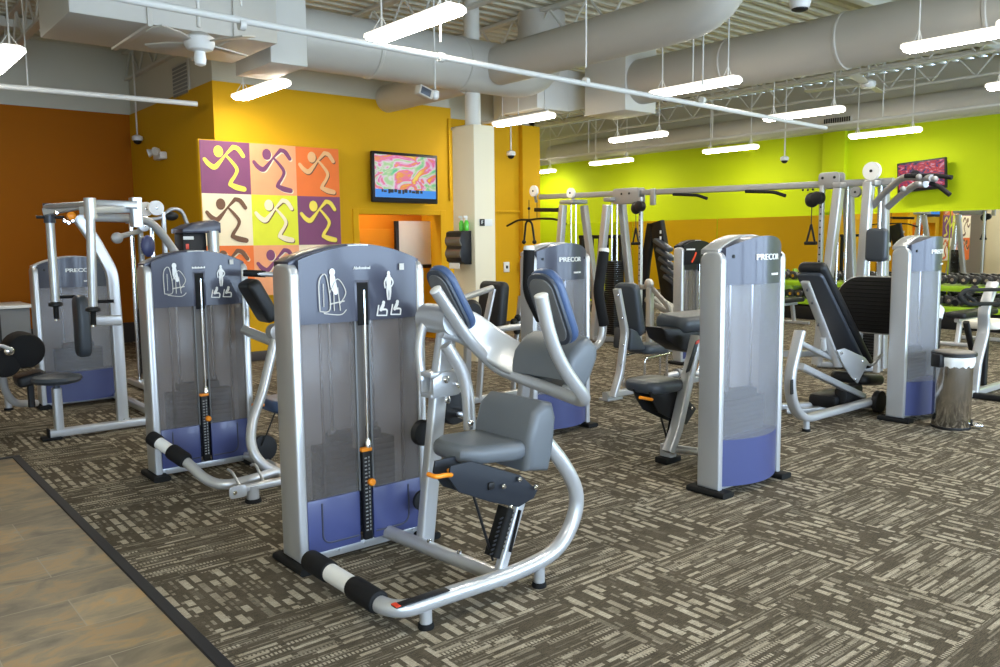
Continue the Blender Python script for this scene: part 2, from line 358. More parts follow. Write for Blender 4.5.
def stroke(mb, pts, o, ux, uy, depth, n=None):
    SK[0] = (SK[0]+1) % 5; depth = depth*(1+.08*SK[0])
    """brush stroke: pts = (u, v, halfwidth)"""
    o, ux, uy = V(o), V(ux).normalized(), V(uy).normalized()
    # smooth the centreline a little
    q = []
    for i in range(len(pts)-1):
        a, b = pts[i], pts[i+1]
        p0 = pts[i-1] if i else a; p3 = pts[i+2] if i+2 < len(pts) else b
        for k in range(5):
            t = k/5
            q.append(tuple(.5*((2*a[j])+(-p0[j]+b[j])*t+(2*p0[j]-5*a[j]+4*b[j]-p3[j])*t*t+(-p0[j]+3*a[j]-3*b[j]+p3[j])*t**3) for j in range(3)))
    q.append(pts[-1]); L_, R_ = [], []
    for i, (x, y, w) in enumerate(q):
        a = q[max(i-1, 0)]; b = q[min(i+1, len(q)-1)]; dx, dy = b[0]-a[0], b[1]-a[1]; l = math.hypot(dx, dy) or 1
        L_.append((x-dy/l*w, y+dx/l*w)); R_.append((x+dy/l*w, y-dx/l*w))
    bm = bmesh.new(); nz = ux.cross(uy); W = lambda p, d: bm.verts.new(o+ux*p[0]+uy*p[1]+nz*d)
    vs = [(W(l, depth), W(r, depth), W(l, 0), W(r, 0)) for l, r in zip(L_, R_)]
    for a, b in zip(vs, vs[1:]):
        bm.faces.new((a[0], a[1], b[1], b[0])); bm.faces.new((a[0], b[0], b[2], a[2])); bm.faces.new((a[1], a[3], b[3], b[1])); bm.faces.new((a[2], b[2], b[3], a[3]))
    bm.faces.new((vs[0][0], vs[0][2], vs[0][3], vs[0][1])); bm.faces.new((vs[-1][0], vs[-1][1], vs[-1][3], vs[-1][2]))
    mb.merge(bm)
    for x, y, w in (q[0], q[-1]):
        mb.prism([(x+w*math.cos(2*PI*k/12), y+w*math.sin(2*PI*k/12)) for k in range(12)], o+nz*depth*.47, ux, uy, depth*.94)
def ellipse(mb, cx_, cy_, rx, ry, o, ux, uy, depth, n=20):
    nz = V(ux).normalized().cross(V(uy).normalized())
    mb.prism([(cx_+rx*math.cos(2*PI*k/n), cy_+ry*math.sin(2*PI*k/n)) for k in range(n)], V(o)+nz*depth/2, ux, uy, depth)
XA, YA, ZA = V((1, 0, 0)), V((0, 1, 0)), V((0, 0, 1))
#@@PARTS
# ================================================================ SETTING
PZ, DZ = 3.38, 4.3            # paint line and deck height
TY, SX, BY, GX = 9.9, 3.82, 13.2, 14.6
XL, YF, YE = -4.0, -4.2, 17.5
BX, BYY = 9.69, 10.7          # corner of the ochre block
def wall(name, a, b, m, z0=0, z1=DZ):
    mb = MB(); mb.mm((a[0], a[1], z0), (b[0], b[1], z1)); return struct(mb.build(name, m))
mb = MB(); mb.mm((XL, YF, -.1), (GX+.3, YE, 0)); struct(mb.build('floor', 'carpet'))
mb = MB(); mb.mm((XL, YF, -.02), (.985, 6.46, .006)); struct(mb.build('floor_tile_path', 'slate'))
mb = MB(); mb.prism([(-.03, 0), (.03, 0), (.022, .010), (-.022, .013)], (.995, (YF+6.48)/2, 0), XA, ZA, 6.48-YF); mb.mm((XL, 6.45, 0), (1.02, 6.50, .012), .003); struct(mb.build('trim_floor_edge', mat('edge_strip', (.02, .02, .022), .6, 0, .3)))
# ochre wall with the television, and its doorway
fx0, fx1 = P(352, 210, Y=TY).x, P(444.5, 211, Y=TY).x; fz = P(400, 209.5, Y=TY).z
ox0, ox1, oz = fx0+.09, fx1-.09, fz-.07
XR = P(452, 200, Y=TY).x
mb = MB(); mb.mm((SX, TY, 0), (ox0-.03, TY+.15, PZ)); mb.mm((ox1+.03, TY, 0), (XR, TY+.15, PZ)); mb.mm((ox0-.03, TY, oz+.03), (ox1+.03, TY+.15, PZ)); mb.mm((XR-.05, TY+.15, 0), (XR, BYY+.15, PZ)); struct(mb.build('wall_back', 'yellowwall', flat=True))
mb = MB(); mb.mm((SX+.01, TY+.02, PZ), (XR, TY+.17, DZ)); mb.mm((XR-.01, BYY+.02, PZ), (BX-.02, BYY+.14, DZ)); mb.mm((BX-.14, BYY+.02, PZ), (BX-.02, YE, DZ)); struct(mb.build('wall_back_upper', 'pale', flat=True))
mb = MB(); mb.mm((XR, BYY, 0), (BX, BYY+.15, PZ)); mb.mm((BX-.15, BYY+.15, 0), (BX, YE, PZ)); struct(mb.build('wall_block', 'yellowwall', flat=True))
wx = P(519, 200, Y=BYY).x
mb = MB(); mb.mm((wx, BYY-.1, 0), (BX+.001, BYY+.02, PZ), .004); struct(mb.build('trim_1', 'yellowwall'))
bz = P(510, 211.5, Y=BYY).z
mb = MB(); mb.mm((XR, BYY-.03, bz-.02), (wx, BYY, bz+.02), .004); struct(mb.build('trim_2', 'yellowwall'))
tx = P(450, 180, Y=TY).x
mb = MB(); mb.mm((tx-.03, TY-.03, 2.05), (tx+.01, TY, PZ-.15), .004); struct(mb.build('trim_3', 'yellowwall'))
mb = MB(); mb.mm((fx0, TY-.03, 0), (ox0, TY+.16, fz), .006); mb.mm((ox1, TY-.03, 0), (fx1, TY+.16, fz), .006); mb.mm((ox0, TY-.03, oz), (ox1, TY+.16, fz), .006); struct(mb.build('door_1', 'yellowwall', flat=True))
# passage behind the doorway
mb = MB(); mb.mm((SX+.15, 10.62, 0), (XR-.05, 10.69, 2.6)); mb.mm((ox0-1.0, TY+.15, 0), (ox0-.9, 10.62, 2.6)); struct(mb.build('wall_passage', 'orangewall', flat=True))
mb = MB(); mb.mm((SX+.15, TY+.15, 2.6), (XR-.05, 10.69, 2.7)); struct(mb.build('ceiling_passage', 'yellowwall'))
# side wall, rust wall, far walls
mb = MB(); mb.mm((SX, TY+.15, 0), (SX+.15, BY, PZ)); struct(mb.build('wall_side', 'yellowwall', flat=True))
mb = MB(); mb.mm((SX+.02, TY+.15, PZ), (SX+.13, BY, DZ)); struct(mb.build('wall_side_upper', 'pale', flat=True))
wall('wall_left_recess', (XL, BY), (SX+.15, BY+.15), 'brownwall', 0, PZ)
wall('wall_left_recess_upper', (XL, BY+.02), (SX+.15, BY+.13), 'pale', PZ, DZ)
wall('wall_left', (XL-.15, YF), (XL, BY+.15), 'cream')
wall('wall_right', (GX, YF), (GX+.15, YE), 'green', 0, PZ)
wall('wall_right_upper', (GX+.02, YF), (GX+.13, YE), 'pale', PZ, DZ)
wall('wall_end', (BX-.15, YE), (GX+.15, YE+.15), 'green', 0, DZ)
pyA, pyB = P(848, 131, X=GX).y, P(826, 132, X=GX).y
mb = MB(); mb.mm((GX-.10, pyA, 1.93), (GX, pyB, PZ), .004); struct(mb.build('trim_4', 'green'))
# window wall behind the camera (daylight side)
mb = MB(); mb.mm((XL, YF-.2, 0), (GX, YF, .35)); mb.mm((XL, YF-.2, 3.1), (GX, YF, DZ))
nw = 6; ww = (GX-XL)/nw
for k in range(nw+1): mb.mm((XL+k*ww-.18, YF-.2, .35), (XL+k*ww+.18, YF, 3.1))
struct(mb.build('wall_front', 'cream', flat=True))
for k in range(nw):
    a, b = XL+k*ww+.18, XL+(k+1)*ww-.18; mb = MB()
    for x in (a, (a+b)/2, b): mb.mm((x-.03, YF-.13, .35), (x+.03, YF-.05, 3.1), .005)
    for z in (.38, 2.3, 3.07): mb.mm((a, YF-.13, z-.03), (b, YF-.05, z+.03), .005)
    struct(mb.build('window_%d' % (k+1), 'silver'))
# baseboards
mb = MB(); mb.mm((SX-.02, TY-.0, 0), (SX, BY, .3), .004); struct(mb.build('baseboard_side', 'darkbase'))
mb = MB(); mb.mm((XL, BY-.02, 0), (SX, BY, .3), .004); struct(mb.build('baseboard_left', 'darkbase'))
mb = MB(); mb.mm((SX, TY-.02, 0), (ox0-.1, TY, .12), .004); mb.mm((ox1+.1, TY-.02, 0), (XR, TY, .12), .004); mb.mm((XR, BYY-.02, 0), (wx, BYY, .12), .004); struct(mb.build('baseboard_back', 'darkbase'))
# corrugated deck
mb = MB(); b = bmesh.new(); y = YF-.2; prev = None
while y < YE+.2:
    for yy, zz in ((y, 0), (y+.075, 0), (y+.10, .06), (y+.175, .06)):
        cur = (b.verts.new((XL-.1, yy, DZ+zz)), b.verts.new((GX+.15, yy, DZ+zz)))
        if prev: b.faces.new((prev[0], prev[1], cur[1], cur[0]))
        prev = cur
    y += .2
mb.merge(b); mb.mm((XL-.1, YF-.2, DZ+.1), (GX+.15, YE+.2, DZ+.15)); struct(mb.build('ceiling', 'deck', flat=True))
# open web joists running along Y
def joist(x, dep=.42, n0=YF, n1=YE, name='ceiling_joist'):
    mb = MB(); z1 = DZ-.01; z0 = z1-dep
    mb.mm((x-.05, n0, z1-.04), (x+.05, n1, z1), .004); mb.mm((x-.045, n0, z0), (x+.045, n1, z0+.035), .004)
    y = n0; k = 0
    while y+.33 < n1:
        mb.cyl((x, y, z0+.02 if k % 2 else z1-.02), (x, y+.33, z1-.02 if k % 2 else z0+.02), .014, seg=6); y += .33; k += 1
    return struct(mb.build(name, 'joist'))
for k in range(11):
    if k != 7: joist(-2.9+k*1.68)
for y in (12.1, 5.0, 1.8):   # girder-like beams across
    mb = MB(); mb.mm((XL, y-.06, DZ-.14), (GX, y+.06, DZ-.02), .004); struct(mb.build('ceiling_beam', 'joist'))
# column
CYY = 7.9
c0 = P(474.5, 200, Y=CYY); cx1 = P(495, 200, Y=CYY).x; cy1 = P(453, 200, X=c0.x).y; cz = P(474, 124, Y=CYY).z
mb = MB(); mb.mm((c0.x, CYY, 0), (cx1, cy1, cz), .008); struct(mb.build('column', 'cream'))
pc = V(((c0.x+cx1)/2, (CYY+cy1)/2, 0))
mb = MB(); mb.cyl(pc+V((0, 0, cz-.01)), pc+V((0, 0, DZ)), .095, seg=28); struct(mb.build('column_shaft', 'ductwhite'))

# ================================================================ MIRRORS, SCREENS, ART
for k, (a, b) in enumerate(((3.6, 5.9), (5.92, 8.2), (8.22, 10.5), (10.52, 12.8), (12.82, 15.1))):
    t = thing('wall_mirror', ['tall wall mirror at the far right behind the dumbbell rack', 'wall mirror behind the weight tower with the ribbed foot plate', 'wall mirror between the two cable columns of the cable crossover', 'wall mirror behind the dark leaning stair climber', 'wall mirror farthest left on the lime wall'][k], 'mirror', (GX-.02, (a+b)/2, .3), 'mirrors along the lime green wall')
    mb = MB(); mb.mm((GX-.018, a, .3), (GX-.006, b, 1.885)); mb.build('glass', 'mirror', t, flat=True)
    mb = MB(); mb.mm((GX-.03, a, .28), (GX-.001, b, .305), .003); mb.build('clip_rail', 'chrome', t)
def tv(px, Y=None, X=None, label='', scr='tv1', blue=False):
    k = dict(Y=Y) if Y is not None else dict(X=X)
    a, b, c, d = [P(*p, **k) for p in px]   # tl tr br bl
    ux = ((b-a)+(c-d)).normalized(); cen = (a+b+c+d)/4; uz = V((0, 0, 1)); uz = (uz-ux*uz.dot(ux)).normalized()
    w = ((b-a).length+(c-d).length)/2; h = ((d-a).length+(c-b).length)/2; nz = ux.cross(uz)     # towards viewer
    root = thing('television', label, 'television', cen-uz*h/2)
    R = basis(ux, uz, nz)
    mb = MB(); mb.box(cen, (w, h, .06), .012, R); mb.build('housing', 'black', root)
    sc = MB(); sc.box(cen+nz*.0315+uz*h*.02, (w*.93, h*.84, .003), 0, R); s = sc.build('screen', scr, root, flat=True)
    mb = MB(); mb.box(cen-nz*.088, (w*.3, h*.4, .12), .01, R); mb.build('wall_bracket', 'black', root)
    if blue:
        mb = MB(); mb.box(cen+nz*.034-uz*h*.32, (w*.93, h*.16, .002), 0, R); mb.build('caption_band', 'tvblue', s)
        mb = MB(); rr = random.Random(3); x = -w*.36
        while x < w*.28:
            l = rr.uniform(.02, .06); mb.box(cen+nz*.0355+ux*x+uz*(-h*.27+rr.uniform(-.008, .008)), (l, rr.uniform(.025, .06), .002), 0, R); x += l+rr.uniform(.005, .02)
        mb.build('caption_silhouette', 'tvink', s)
    else:
        mb = MB(); mb.ball(cen+nz*.03-ux*w*.12+uz*h*.02, .09, (1, 1, 1)); 
        for v in mb.bm.verts:
            d_ = (v.co-cen).dot(nz); v.co -= nz*(d_-.034-.0005*(d_ > .03))
        mb.build('dark_figure', 'tvink', s)
    return root
tv([(371.5, 150.5), (437, 156), (436, 204), (371, 202)], Y=TY-.16, label='wide flat screen showing pink and orange colour clouds on the ochre wall', scr='tv1', blue=True)
tv([(897, 163), (947, 157.5), (947, 187), (898.5, 194)], X=GX-.18, label='flat screen showing a red crowd scene high on the lime wall', scr='tv2')
# wall art of running figures
AY = TY-.09
a0 = P(199, 139.5, Y=AY); a1 = P(338, 147.5, Y=AY); zr1 = P(200, 191.5, Y=AY).z; zr2 = P(200, 246, Y=AY).z
cw = (a1.x-a0.x)/3; ch = (a0.z-zr2)/2; zt = a0.z
root = thing('wall_art_panel', 'large three column canvas of running figures in purple, orange and lime squares', 'wall art', (a0.x+1.5*cw, AY, zt-3*ch))
mb = MB(); mb.mm((a0.x-.01, AY+.004, zt-3*ch-.01), (a0.x+3*cw+.01, TY-.002, zt+.01), .004); mb.build('backing_board', 'yellowwall', root)
cells = [('purple', 'artyellow'), ('peach', 'purple'), ('burnt', 'tan'), ('artcream', 'brownink'), ('artlime', 'artcream'), ('purple', 'artyellow'), ('burnt', 'brownink'), ('peach', 'purple'), ('artcream', 'burnt')]
for i, (bg, fg) in enumerate(cells):
    ro, co = divmod(i, 3); o = V((a0.x+co*cw, AY, zt-(ro+1)*ch))
    mb = MB(); mb.mm(o+V((0, -.006, 0)), o+V((cw, .004, ch))); sq = mb.build('square', bg, root, flat=True)
    for sh, m_, dz in ((1, 'brownink' if fg not in ('brownink', 'purple') else 'artcream', 0), (0, fg, 0)):
        if sh and i in (0,): continue
        mb = MB(); oo = o+V((.012*sh, -.007-.003*(1-sh), -.012*sh)); k = cw; kz = ch
        S = lambda pts: stroke(mb, [(x*k, y*kz, w*k) for x, y, w in pts], oo, XA, ZA, .003)
        ellipse(mb, .36*k, .80*kz, .095*k, .11*kz, oo, XA, ZA, .003)
        S([(.08, .64, .035), (.16, .55, .045), (.27, .50, .05), (.38, .60, .035), (.50, .74, .02), (.66, .90, .04)])
        S([(.66, .90, .04), (.76, .87, .045), (.86, .74, .04)])
        S([(.50, .74, .02), (.62, .62, .03), (.72, .48, .035), (.68, .36, .03), (.60, .25, .035), (.57, .18, .04)])
        S([(.57, .18, .04), (.70, .13, .055), (.85, .10, .05)])
        mb.build('figure_shadow' if sh else 'running_figure', m_, sq, flat=True)
r = thing('added_passage_light', 'added unseen ceiling light brightening the passage behind the doorway', 'light fixture', (6.0, 10.3, 2.56))  # hidden fixture added to brighten the passage
mb = MB(); mb.mm((5.6, 10.2, 2.57), (6.4, 10.4, 2.6), .004); mb.build('frame', 'white', r)
mb = MB(); mb.mm((5.63, 10.22, 2.56), (6.37, 10.38, 2.575), .002); mb.build('diffuser', 'lamp', r)
# board in the passage
b0, b1 = P(398, 221, Y=10.4), P(441, 264, Y=10.4)
root = thing('notice_board', 'pale cream board seen through the doorway under the television', 'board', ((b0.x+b1.x)/2, 10.4, b1.z))
mb = MB(); mb.mm((b0.x, 10.39, b1.z), (b1.x, 10.44, b0.z), .004); mb.build('panel', 'paper', root)
mb = MB(); mb.mm((b0.x-.03, 10.38, b1.z-.05), (b1.x, 10.44, b1.z), .004); mb.mm((b0.x-.05, 10.38, b1.z-.05), (b0.x, 10.44, b0.z), .004); mb.build('frame', 'black', root)
d0 = P(360, 232, Y=10.6)
root = thing('passage_door', 'orange door leaf standing open in the passage beside the cream board', 'door', (d0.x, 10.6, 0))
mb = MB(); mb.mm((d0.x-.5, 10.52, 0), (P(393, 240, Y=10.6).x, 10.57, P(370, 229, Y=10.6).z), .006); mb.build('door_leaf', 'orangewall', root)
mb = MB(); hx = P(383, 250, Y=10.5).x; mb.tube([(hx, 10.47, .95), (hx, 10.47, 1.35)], .012); mb.cyl((hx, 10.47, .98), (hx, 10.525, .98), .01); mb.cyl((hx, 10.47, 1.32), (hx, 10.525, 1.32), .01); mb.build('pull_handle', 'chrome', root)

# ---- column fittings
dz0, dz1 = P(460, 264, X=c0.x).z, P(460, 231, X=c0.x).z
dyc = (CYY+cy1)/2
root = thing('paper_towel_dispenser', 'smoky black paper towel dispenser on the cream column', 'towel dispenser', (c0.x-.11, dyc, dz0))
mb = MB(); mb.prism([(0, 0), (.10, 0), (.16, .04), (.175, .14), (.15, dz1-dz0-.16), (.175, dz1-dz0-.12), (.16, dz1-dz0-.02), (.12, dz1-dz0), (0, dz1-dz0)], (c0.x-.002, dyc, dz0), -XA, ZA, .31, .012); mb.build('cover', 'black', root)
mb = MB(); mb.cyl((c0.x-.1, dyc-.15, dz1-.12), (c0.x-.1, dyc+.15, dz1-.12), .085); mb.cyl((c0.x-.1, dyc-.15, dz0+.13), (c0.x-.1, dyc+.15, dz0+.13), .085); mb.build('paper_roll_cover', mat('smoky_plastic', (.10, .09, .085), .12, coat=.5), root)
mb = MB(); mb.mm((c0.x-.16, dyc-.1, dz0-.05), (c0.x-.15, dyc+.1, dz0+.02)); mb.build('paper_towel', 'white', root)
for k in range(2):
    g = P(461.5+5*k, 231, X=c0.x-.06)
    root = thing('spray_bottle', ['green spray bottle on the left of the towel dispenser top', 'green spray bottle on the right of the towel dispenser top'][k], 'bottle', (c0.x-.06, g.y, dz1+.001), 'green bottles on the towel dispenser')
    q = V((c0.x-.06, g.y, dz1+.001))
    mb = MB(); mb.lathe(q, ZA, [(.026, 0), (.03, .01), (.03, .09), (.014, .125)]); mb.build('bottle_body', 'glassgreen', root)
    mb = MB(); mb.lathe(q+ZA*.125, ZA, [(.014, 0), (.014, .03)]); mb.box(q+V((-.015, 0, .165)), (.06, .02, .025), .006); mb.build('spray_head', 'white', root)
s0, s1 = P(479, 219, Y=CYY), P(492, 226, Y=CYY)
root = thing('column_sign', 'small white sign with a black square on the cream column', 'sign', ((s0.x+s1.x)/2, CYY-.01, s1.z))
mb = MB(); mb.mm((s0.x, CYY-.012, s1.z), (s1.x, CYY-.001, s0.z), .002); pl = mb.build('plate', 'white', root)
mb = MB(); mb.mm((s0.x, CYY-.015, s1.z), (s0.x+(s1.x-s0.x)*.38, CYY-.012, s0.z)); mb.build('black_square', 'black', pl)
text('F', .06, (s0.x+(s1.x-s0.x)*.19, CYY-.0155, (s0.z+s1.z)/2), XA, ZA, 'white', pl, 'letter', .002)
for i, (px, py, Yp, lab) in enumerate(((506, 267, BYY, 'small white wall box with a dark socket right of the cream column'), (523, 267, BYY-.1, 'narrow white wall switch at the edge of the ochre block'))):
    q = P(px, py, Y=Yp); root = thing('wall_socket', lab, 'socket', (q.x, Yp, q.z-.08))
    mb = MB(); mb.box((q.x, Yp-.012, q.z), (.12 if not i else .07, .024, .17), .006); mb.build('face_plate', 'white', root)
    mb = MB(); mb.box((q.x, Yp-.027, q.z), (.04, .008, .05), .003); mb.build('socket_hole', 'black', root)

# ================================================================ LIGHTS
def make_light():
    r = thing('ceiling_light', 'long white fluorescent fixture hung on thin rods', 'light fixture')
    mb = MB(); mb.prism([(-.11, .0), (.11, 0), (.105, .035), (.06, .055), (-.06, .055), (-.105, .035)], (0, 0, 0), XA, ZA, 1.13, .006); mb.build('housing', 'lamphouse', r)
    mb = MB(); mb.prism([(-.10, 0), (-.085, -.018), (-.04, -.026), (.04, -.026), (.085, -.018), (.10, 0)], (0, 0, -.001), XA, ZA, 1.10, .006); mb.build('diffuser', 'lamp', r)
    for s_ in (-1, 1):
        mb = MB(); mb.cyl((0, s_*.45, .06), (0, s_*.45, DZ-3.14), .008, seg=8); mb.tube([(-.08, s_*.45, .05), (0, s_*.45, .17), (.08, s_*.45, .05)], .005, seg=6); mb.build('hanging_rod', 'pipe', r)
    return r
LZ = 3.14
L0 = make_light(); first = True
spec = [((370, 44), (461, 14), 'fluorescent fixture above the television, nearest to the viewer'), ((232, 101), (291, 86), 'fluorescent fixture in front of the ochre wall above the running figure art'), ((495, 127), (553, 118.5), 'fluorescent fixture just right of the cream column top'),
        ((653, 97.5), (738, 84), 'fluorescent fixture under the large round duct, centre right'), ((610, 143), (667, 136), 'small fluorescent fixture over the lime wall left of centre'), ((591, 166), (632, 161), 'smallest fluorescent fixture far down the lime wall'),
        ((704, 154.5), (758, 148), 'fluorescent fixture before the lime wall, above the cable beam'), ((765, 122), (843, 112), 'fluorescent fixture left of the ceiling fan over the lime wall'), ((851, 139), (919.5, 132), 'fluorescent fixture above the red screen on the lime wall')]
cents = []
for a, b, lab in spec:
    p, q = P(*a, Z=LZ-.03), P(*b, Z=LZ-.03); cents.append(((p+q)/2, lab))
e = P(14, 53, Z=LZ-.03); cents.append((e+V((0, .62, 0)), 'fluorescent fixture cut off by the left edge of the photo'))
e = P(899, 55, Z=LZ-.03); cents.append((e-V((0, .62, 0)), 'bright fluorescent fixture at the upper right, largest on that side'))
e = P(983, 92, Z=LZ-.03); cents.append((e-V((0, .62, 0)), 'fluorescent fixture cut off by the right edge, lower of the two'))
e = P(555, 172, Z=LZ-.03); cents.append((e+V((0, .62, 0)), 'far fluorescent fixture half hidden behind the ochre block'))
for x, y in ((3.8, 1.9), (3.8, -1.7), (7.6, 2.2), (7.6, -1.6), (0.2, 1.8), (.2, -1.8), (11, 2.2), (11.3, 16.2), (11.6, 13.5)): cents.append((V((x, y, LZ)), 'fluorescent fixture added outside the view for light'))  # unseen fixtures added for illumination; last two brighten the mirrored block wall
for i, (c, lab) in enumerate(cents):
    loc = V((c.x, c.y, LZ)); o = L0 if i == 0 else dup(L0); o.location = loc; o['label'] = lab; o['group'] = 'fluorescent ceiling fixtures' if i < 13 else 'added fluorescent fixtures outside the view'
    if i >= 13: o['label'] = 'white fluorescent fixture added outside the view for light'

# ================================================================ DUCTS AND PIPES
def one(name, mb, m, label, cat, loc, group=None, **k):
    o = mb.build(name, m, None, **k); rebase(o, loc); return tag(o, label, cat, group)
lc = P(69, 12, Y=7.0); bk = P(48, 39, Z=lc.z)
mb = MB(); mb.mm((lc.x, 7.0, lc.z), (3.3, bk.y, lc.z+.55), .01)
for x in (2.1, 3.1):
    for y in (7.1, bk.y-.1): mb.cyl((x, y, lc.z+.5), (x, y, DZ), .01, seg=8)
for x in (2.2, 2.9): mb.mm((x, 6.98, lc.z-.02), (x+.04, bk.y+.02, lc.z+.57), .004)
one('rectangular_duct', mb, 'duct', 'wide grey rectangular duct under the deck at the upper left', 'duct', (2.5, 7.8, lc.z))
c1 = P(271, 62, Y=7.6); c1r = P(308, 66, Y=7.6).x; c1b = P(236, 80, X=c1.x).y
mb = MB(); mb.mm((c1.x, 7.6, c1.z), (c1r, c1b, DZ), .01); one('duct_drop', mb, 'ductwhite', 'square white drop duct above the running figure art', 'duct', (c1.x+.2, 7.8, c1.z))
D2Y = 8.0
mb = MB(); mb.tube([(c1r-.02, D2Y, 3.53), (7.35, D2Y, 3.53), (7.35, D2Y, DZ)], .30, .55, 32)
for x in (4.8, 6.0): mb.lathe((x, D2Y, 3.53), XA, [(.30, 0), (.312, .01), (.312, .04), (.30, .05)], 32)
one('round_duct', mb, 'duct', 'large round duct running over the television towards the column', 'duct', (5.5, D2Y, 3.23))
EL = P(728, 15, X=6.45).y
mb = MB(); mb.tube([(6.45, 7.75, 3.52), (6.45, EL, 3.52), (6.45, EL, DZ+.05)], .225, .55, 32)
one('round_duct', mb, 'duct', 'round duct with an upturned elbow at the top centre right', 'duct', (6.45, 5.5, 3.3))
b9 = P(640, 80, X=9.0).y
mb = MB(); mb.tube([(9.0, b9, 3.62), (9.0, YF+.1, 3.62)], .30, 0, 36)
for y in (6.3, 4.8, 3.3): mb.lathe((9.0, y, 3.62), YA, [(.30, 0), (.31, .01), (.31, .04), (.30, .05)], 36)
one('round_duct', mb, 'duct', 'thick spiral duct sweeping to the upper right corner', 'duct', (9.0, 4, 3.32))
mb = MB(); mb.mm((8.68, b9-.02, 3.22), (9.32, b9+.75, DZ), .012); one('duct_drop', mb, 'ductwhite', 'square white drop duct at the left end of the thick spiral duct', 'duct', (9, b9+.4, 3.22))
mb = MB(); mb.mm((7.95, 8.75, 3.3), (8.55, 9.5, DZ), .012); mb.prism([(0, 0), (.55, .12), (.55, .6), (0, .6)], (8.55, 9.1, 3.3), XA, ZA, .6, .01); one('duct_drop', mb, 'ductwhite', 'square white drop duct behind the elbow near the cream column', 'duct', (8.2, 9, 3.3))
f4 = P(552, 150, X=14.15).y
mb = MB(); mb.tube([(14.15, f4, 3.56), (14.15, YF+.1, 3.56)], .21, 0, 30); dd = one('round_duct', mb, 'duct', 'long round duct running along the top of the lime wall', 'duct', (14.15, 8, 3.35))
g = P(837, 121, X=13.93); root = thing('duct_grille', 'dark louvred grille on the side of the duct above the lime wall', 'vent', (13.93, g.y, g.z-.06))
mb = MB(); mb.mm((13.925, g.y-.26, g.z-.07), (13.96, g.y+.26, g.z+.07), .005); mb.build('frame', 'duct', root)
mb = MB()
for k in range(12): mb.mm((13.918, g.y-.24+k*.041, g.z-.055), (13.926, g.y-.24+k*.041+.025, g.z+.055))
mb.build('louvres', 'black', root)
q = P(387, 99, Y=TY); q2 = P(466, 84, X=q.x)
mb = MB(); mb.tube([(q.x, TY+.0, q.z), (q.x, max(q2.y, 8.1), q.z)], .18, 0, 28); one('duct_stub', mb, 'duct', 'short round duct stub entering the ochre wall above the television', 'duct', (q.x, 9, q.z-.18))
w0, w1 = P(507, 98, Y=10.3), P(543, 121, Y=10.3)
mb = MB(); mb.mm((w0.x, 10.25, w1.z), (w1.x, 10.65, w0.z+.1), .01); one('duct_box', mb, 'white', 'bright white box above the ochre block right of the column', 'duct box', (w0.x+.2, 10.45, w1.z))
pz = P(400, 52, Y=5.4).z
mb = MB(); mb.tube([(.9, 5.4, P(171, 10, Y=5.4).z+.03), (P(826, 127, Y=5.4).x, 5.4, P(650, 98, Y=5.4).z-.03)], .024, 0, 12)
for x in (2.3, 3.9, 5.5, 7.2): mb.cyl((x, 5.4, 3.0), (x, 5.4, DZ), .008, seg=8); mb.cyl((x-.02, 5.4, 2.88+.0), (x+.02, 5.4, 2.88), .035, seg=12)
one('sprinkler_pipe', mb, 'pipe', 'thin white sprinkler pipe crossing the whole ceiling', 'pipe', (5, 5.4, 2.9))
e = P(197, 104, Y=10.0); s_ = P(0, 88, Y=10.0)
mb = MB(); mb.tube([(s_.x-3, 10, s_.z), (e.x, 10, e.z)], .03, 0, 12)
for x in (-.5, 1.9): mb.cyl((x, 10, e.z), (x, 10, DZ), .008, seg=8)
one('sprinkler_pipe', mb, 'pipe', 'white pipe ending in front of the side wall, upper left', 'pipe', (1.5, 10, e.z))
for k, (x, y0_, y1_) in enumerate(((7.82, 8.4, 15), (12.3, -2, 14))):
    mb = MB(); mb.tube([(x, y0_, 3.2), (x, y1_, 3.2)], .022, 0, 10)
    for y in (6, 9, 12): mb.cyl((x, y, 3.2), (x, y, DZ), .008, seg=6)
    one('branch_pipe', mb, 'pipe', ['thin branch pipe running deep into the room beside the drop ducts', 'thin branch pipe in front of the duct on the lime wall'][k], 'pipe', (x, 8, 3.2))
# ceiling fans
def fan(px, py, Y, rad, lab, rot, lights=False):
    c = P(px, py, Y=Y); r = thing('ceiling_fan', lab, 'ceiling fan', (c.x, c.y, c.z-.12))
    mb = MB(); mb.lathe(c-ZA*.10, ZA, [(.03, -.03), (.09, -.015), (.11, .02), (.11, .07), (.05, .11)]); mb.build('motor', 'white', r)
    mb = MB(); mb.cyl(c+ZA*.05, (c.x, c.y, DZ), .014, seg=10); mb.build('down_rod', 'pipe', r)
    for k in range(4):
        a = rot+k*PI/2; d = V((math.cos(a), math.sin(a), 0)); n_ = V((-d.y, d.x, .18)).normalized()
        mb = MB(); mb.prism([(.12, -.03), (.25, -.065), (rad, -.075), (rad+.02, 0), (rad, .075), (.25, .065), (.12, .03)], c-ZA*.06, d, n_, .012, .003); mb.build('blade', 'duct', r)
    if lights:
        mb = MB(); mb.lathe(c-ZA*.22, ZA, [(.02, -.01), (.04, 0), (.045, .04), (.035, .11)]); mb.build('light_cup', 'white', r)
fan(199, 34, 6.3, .45, 'white ceiling fan with a light cup over the rust wall recess', .5, True)
fan(868, 80, 6.2, .9, 'white ceiling fan before the lime wall', .25)
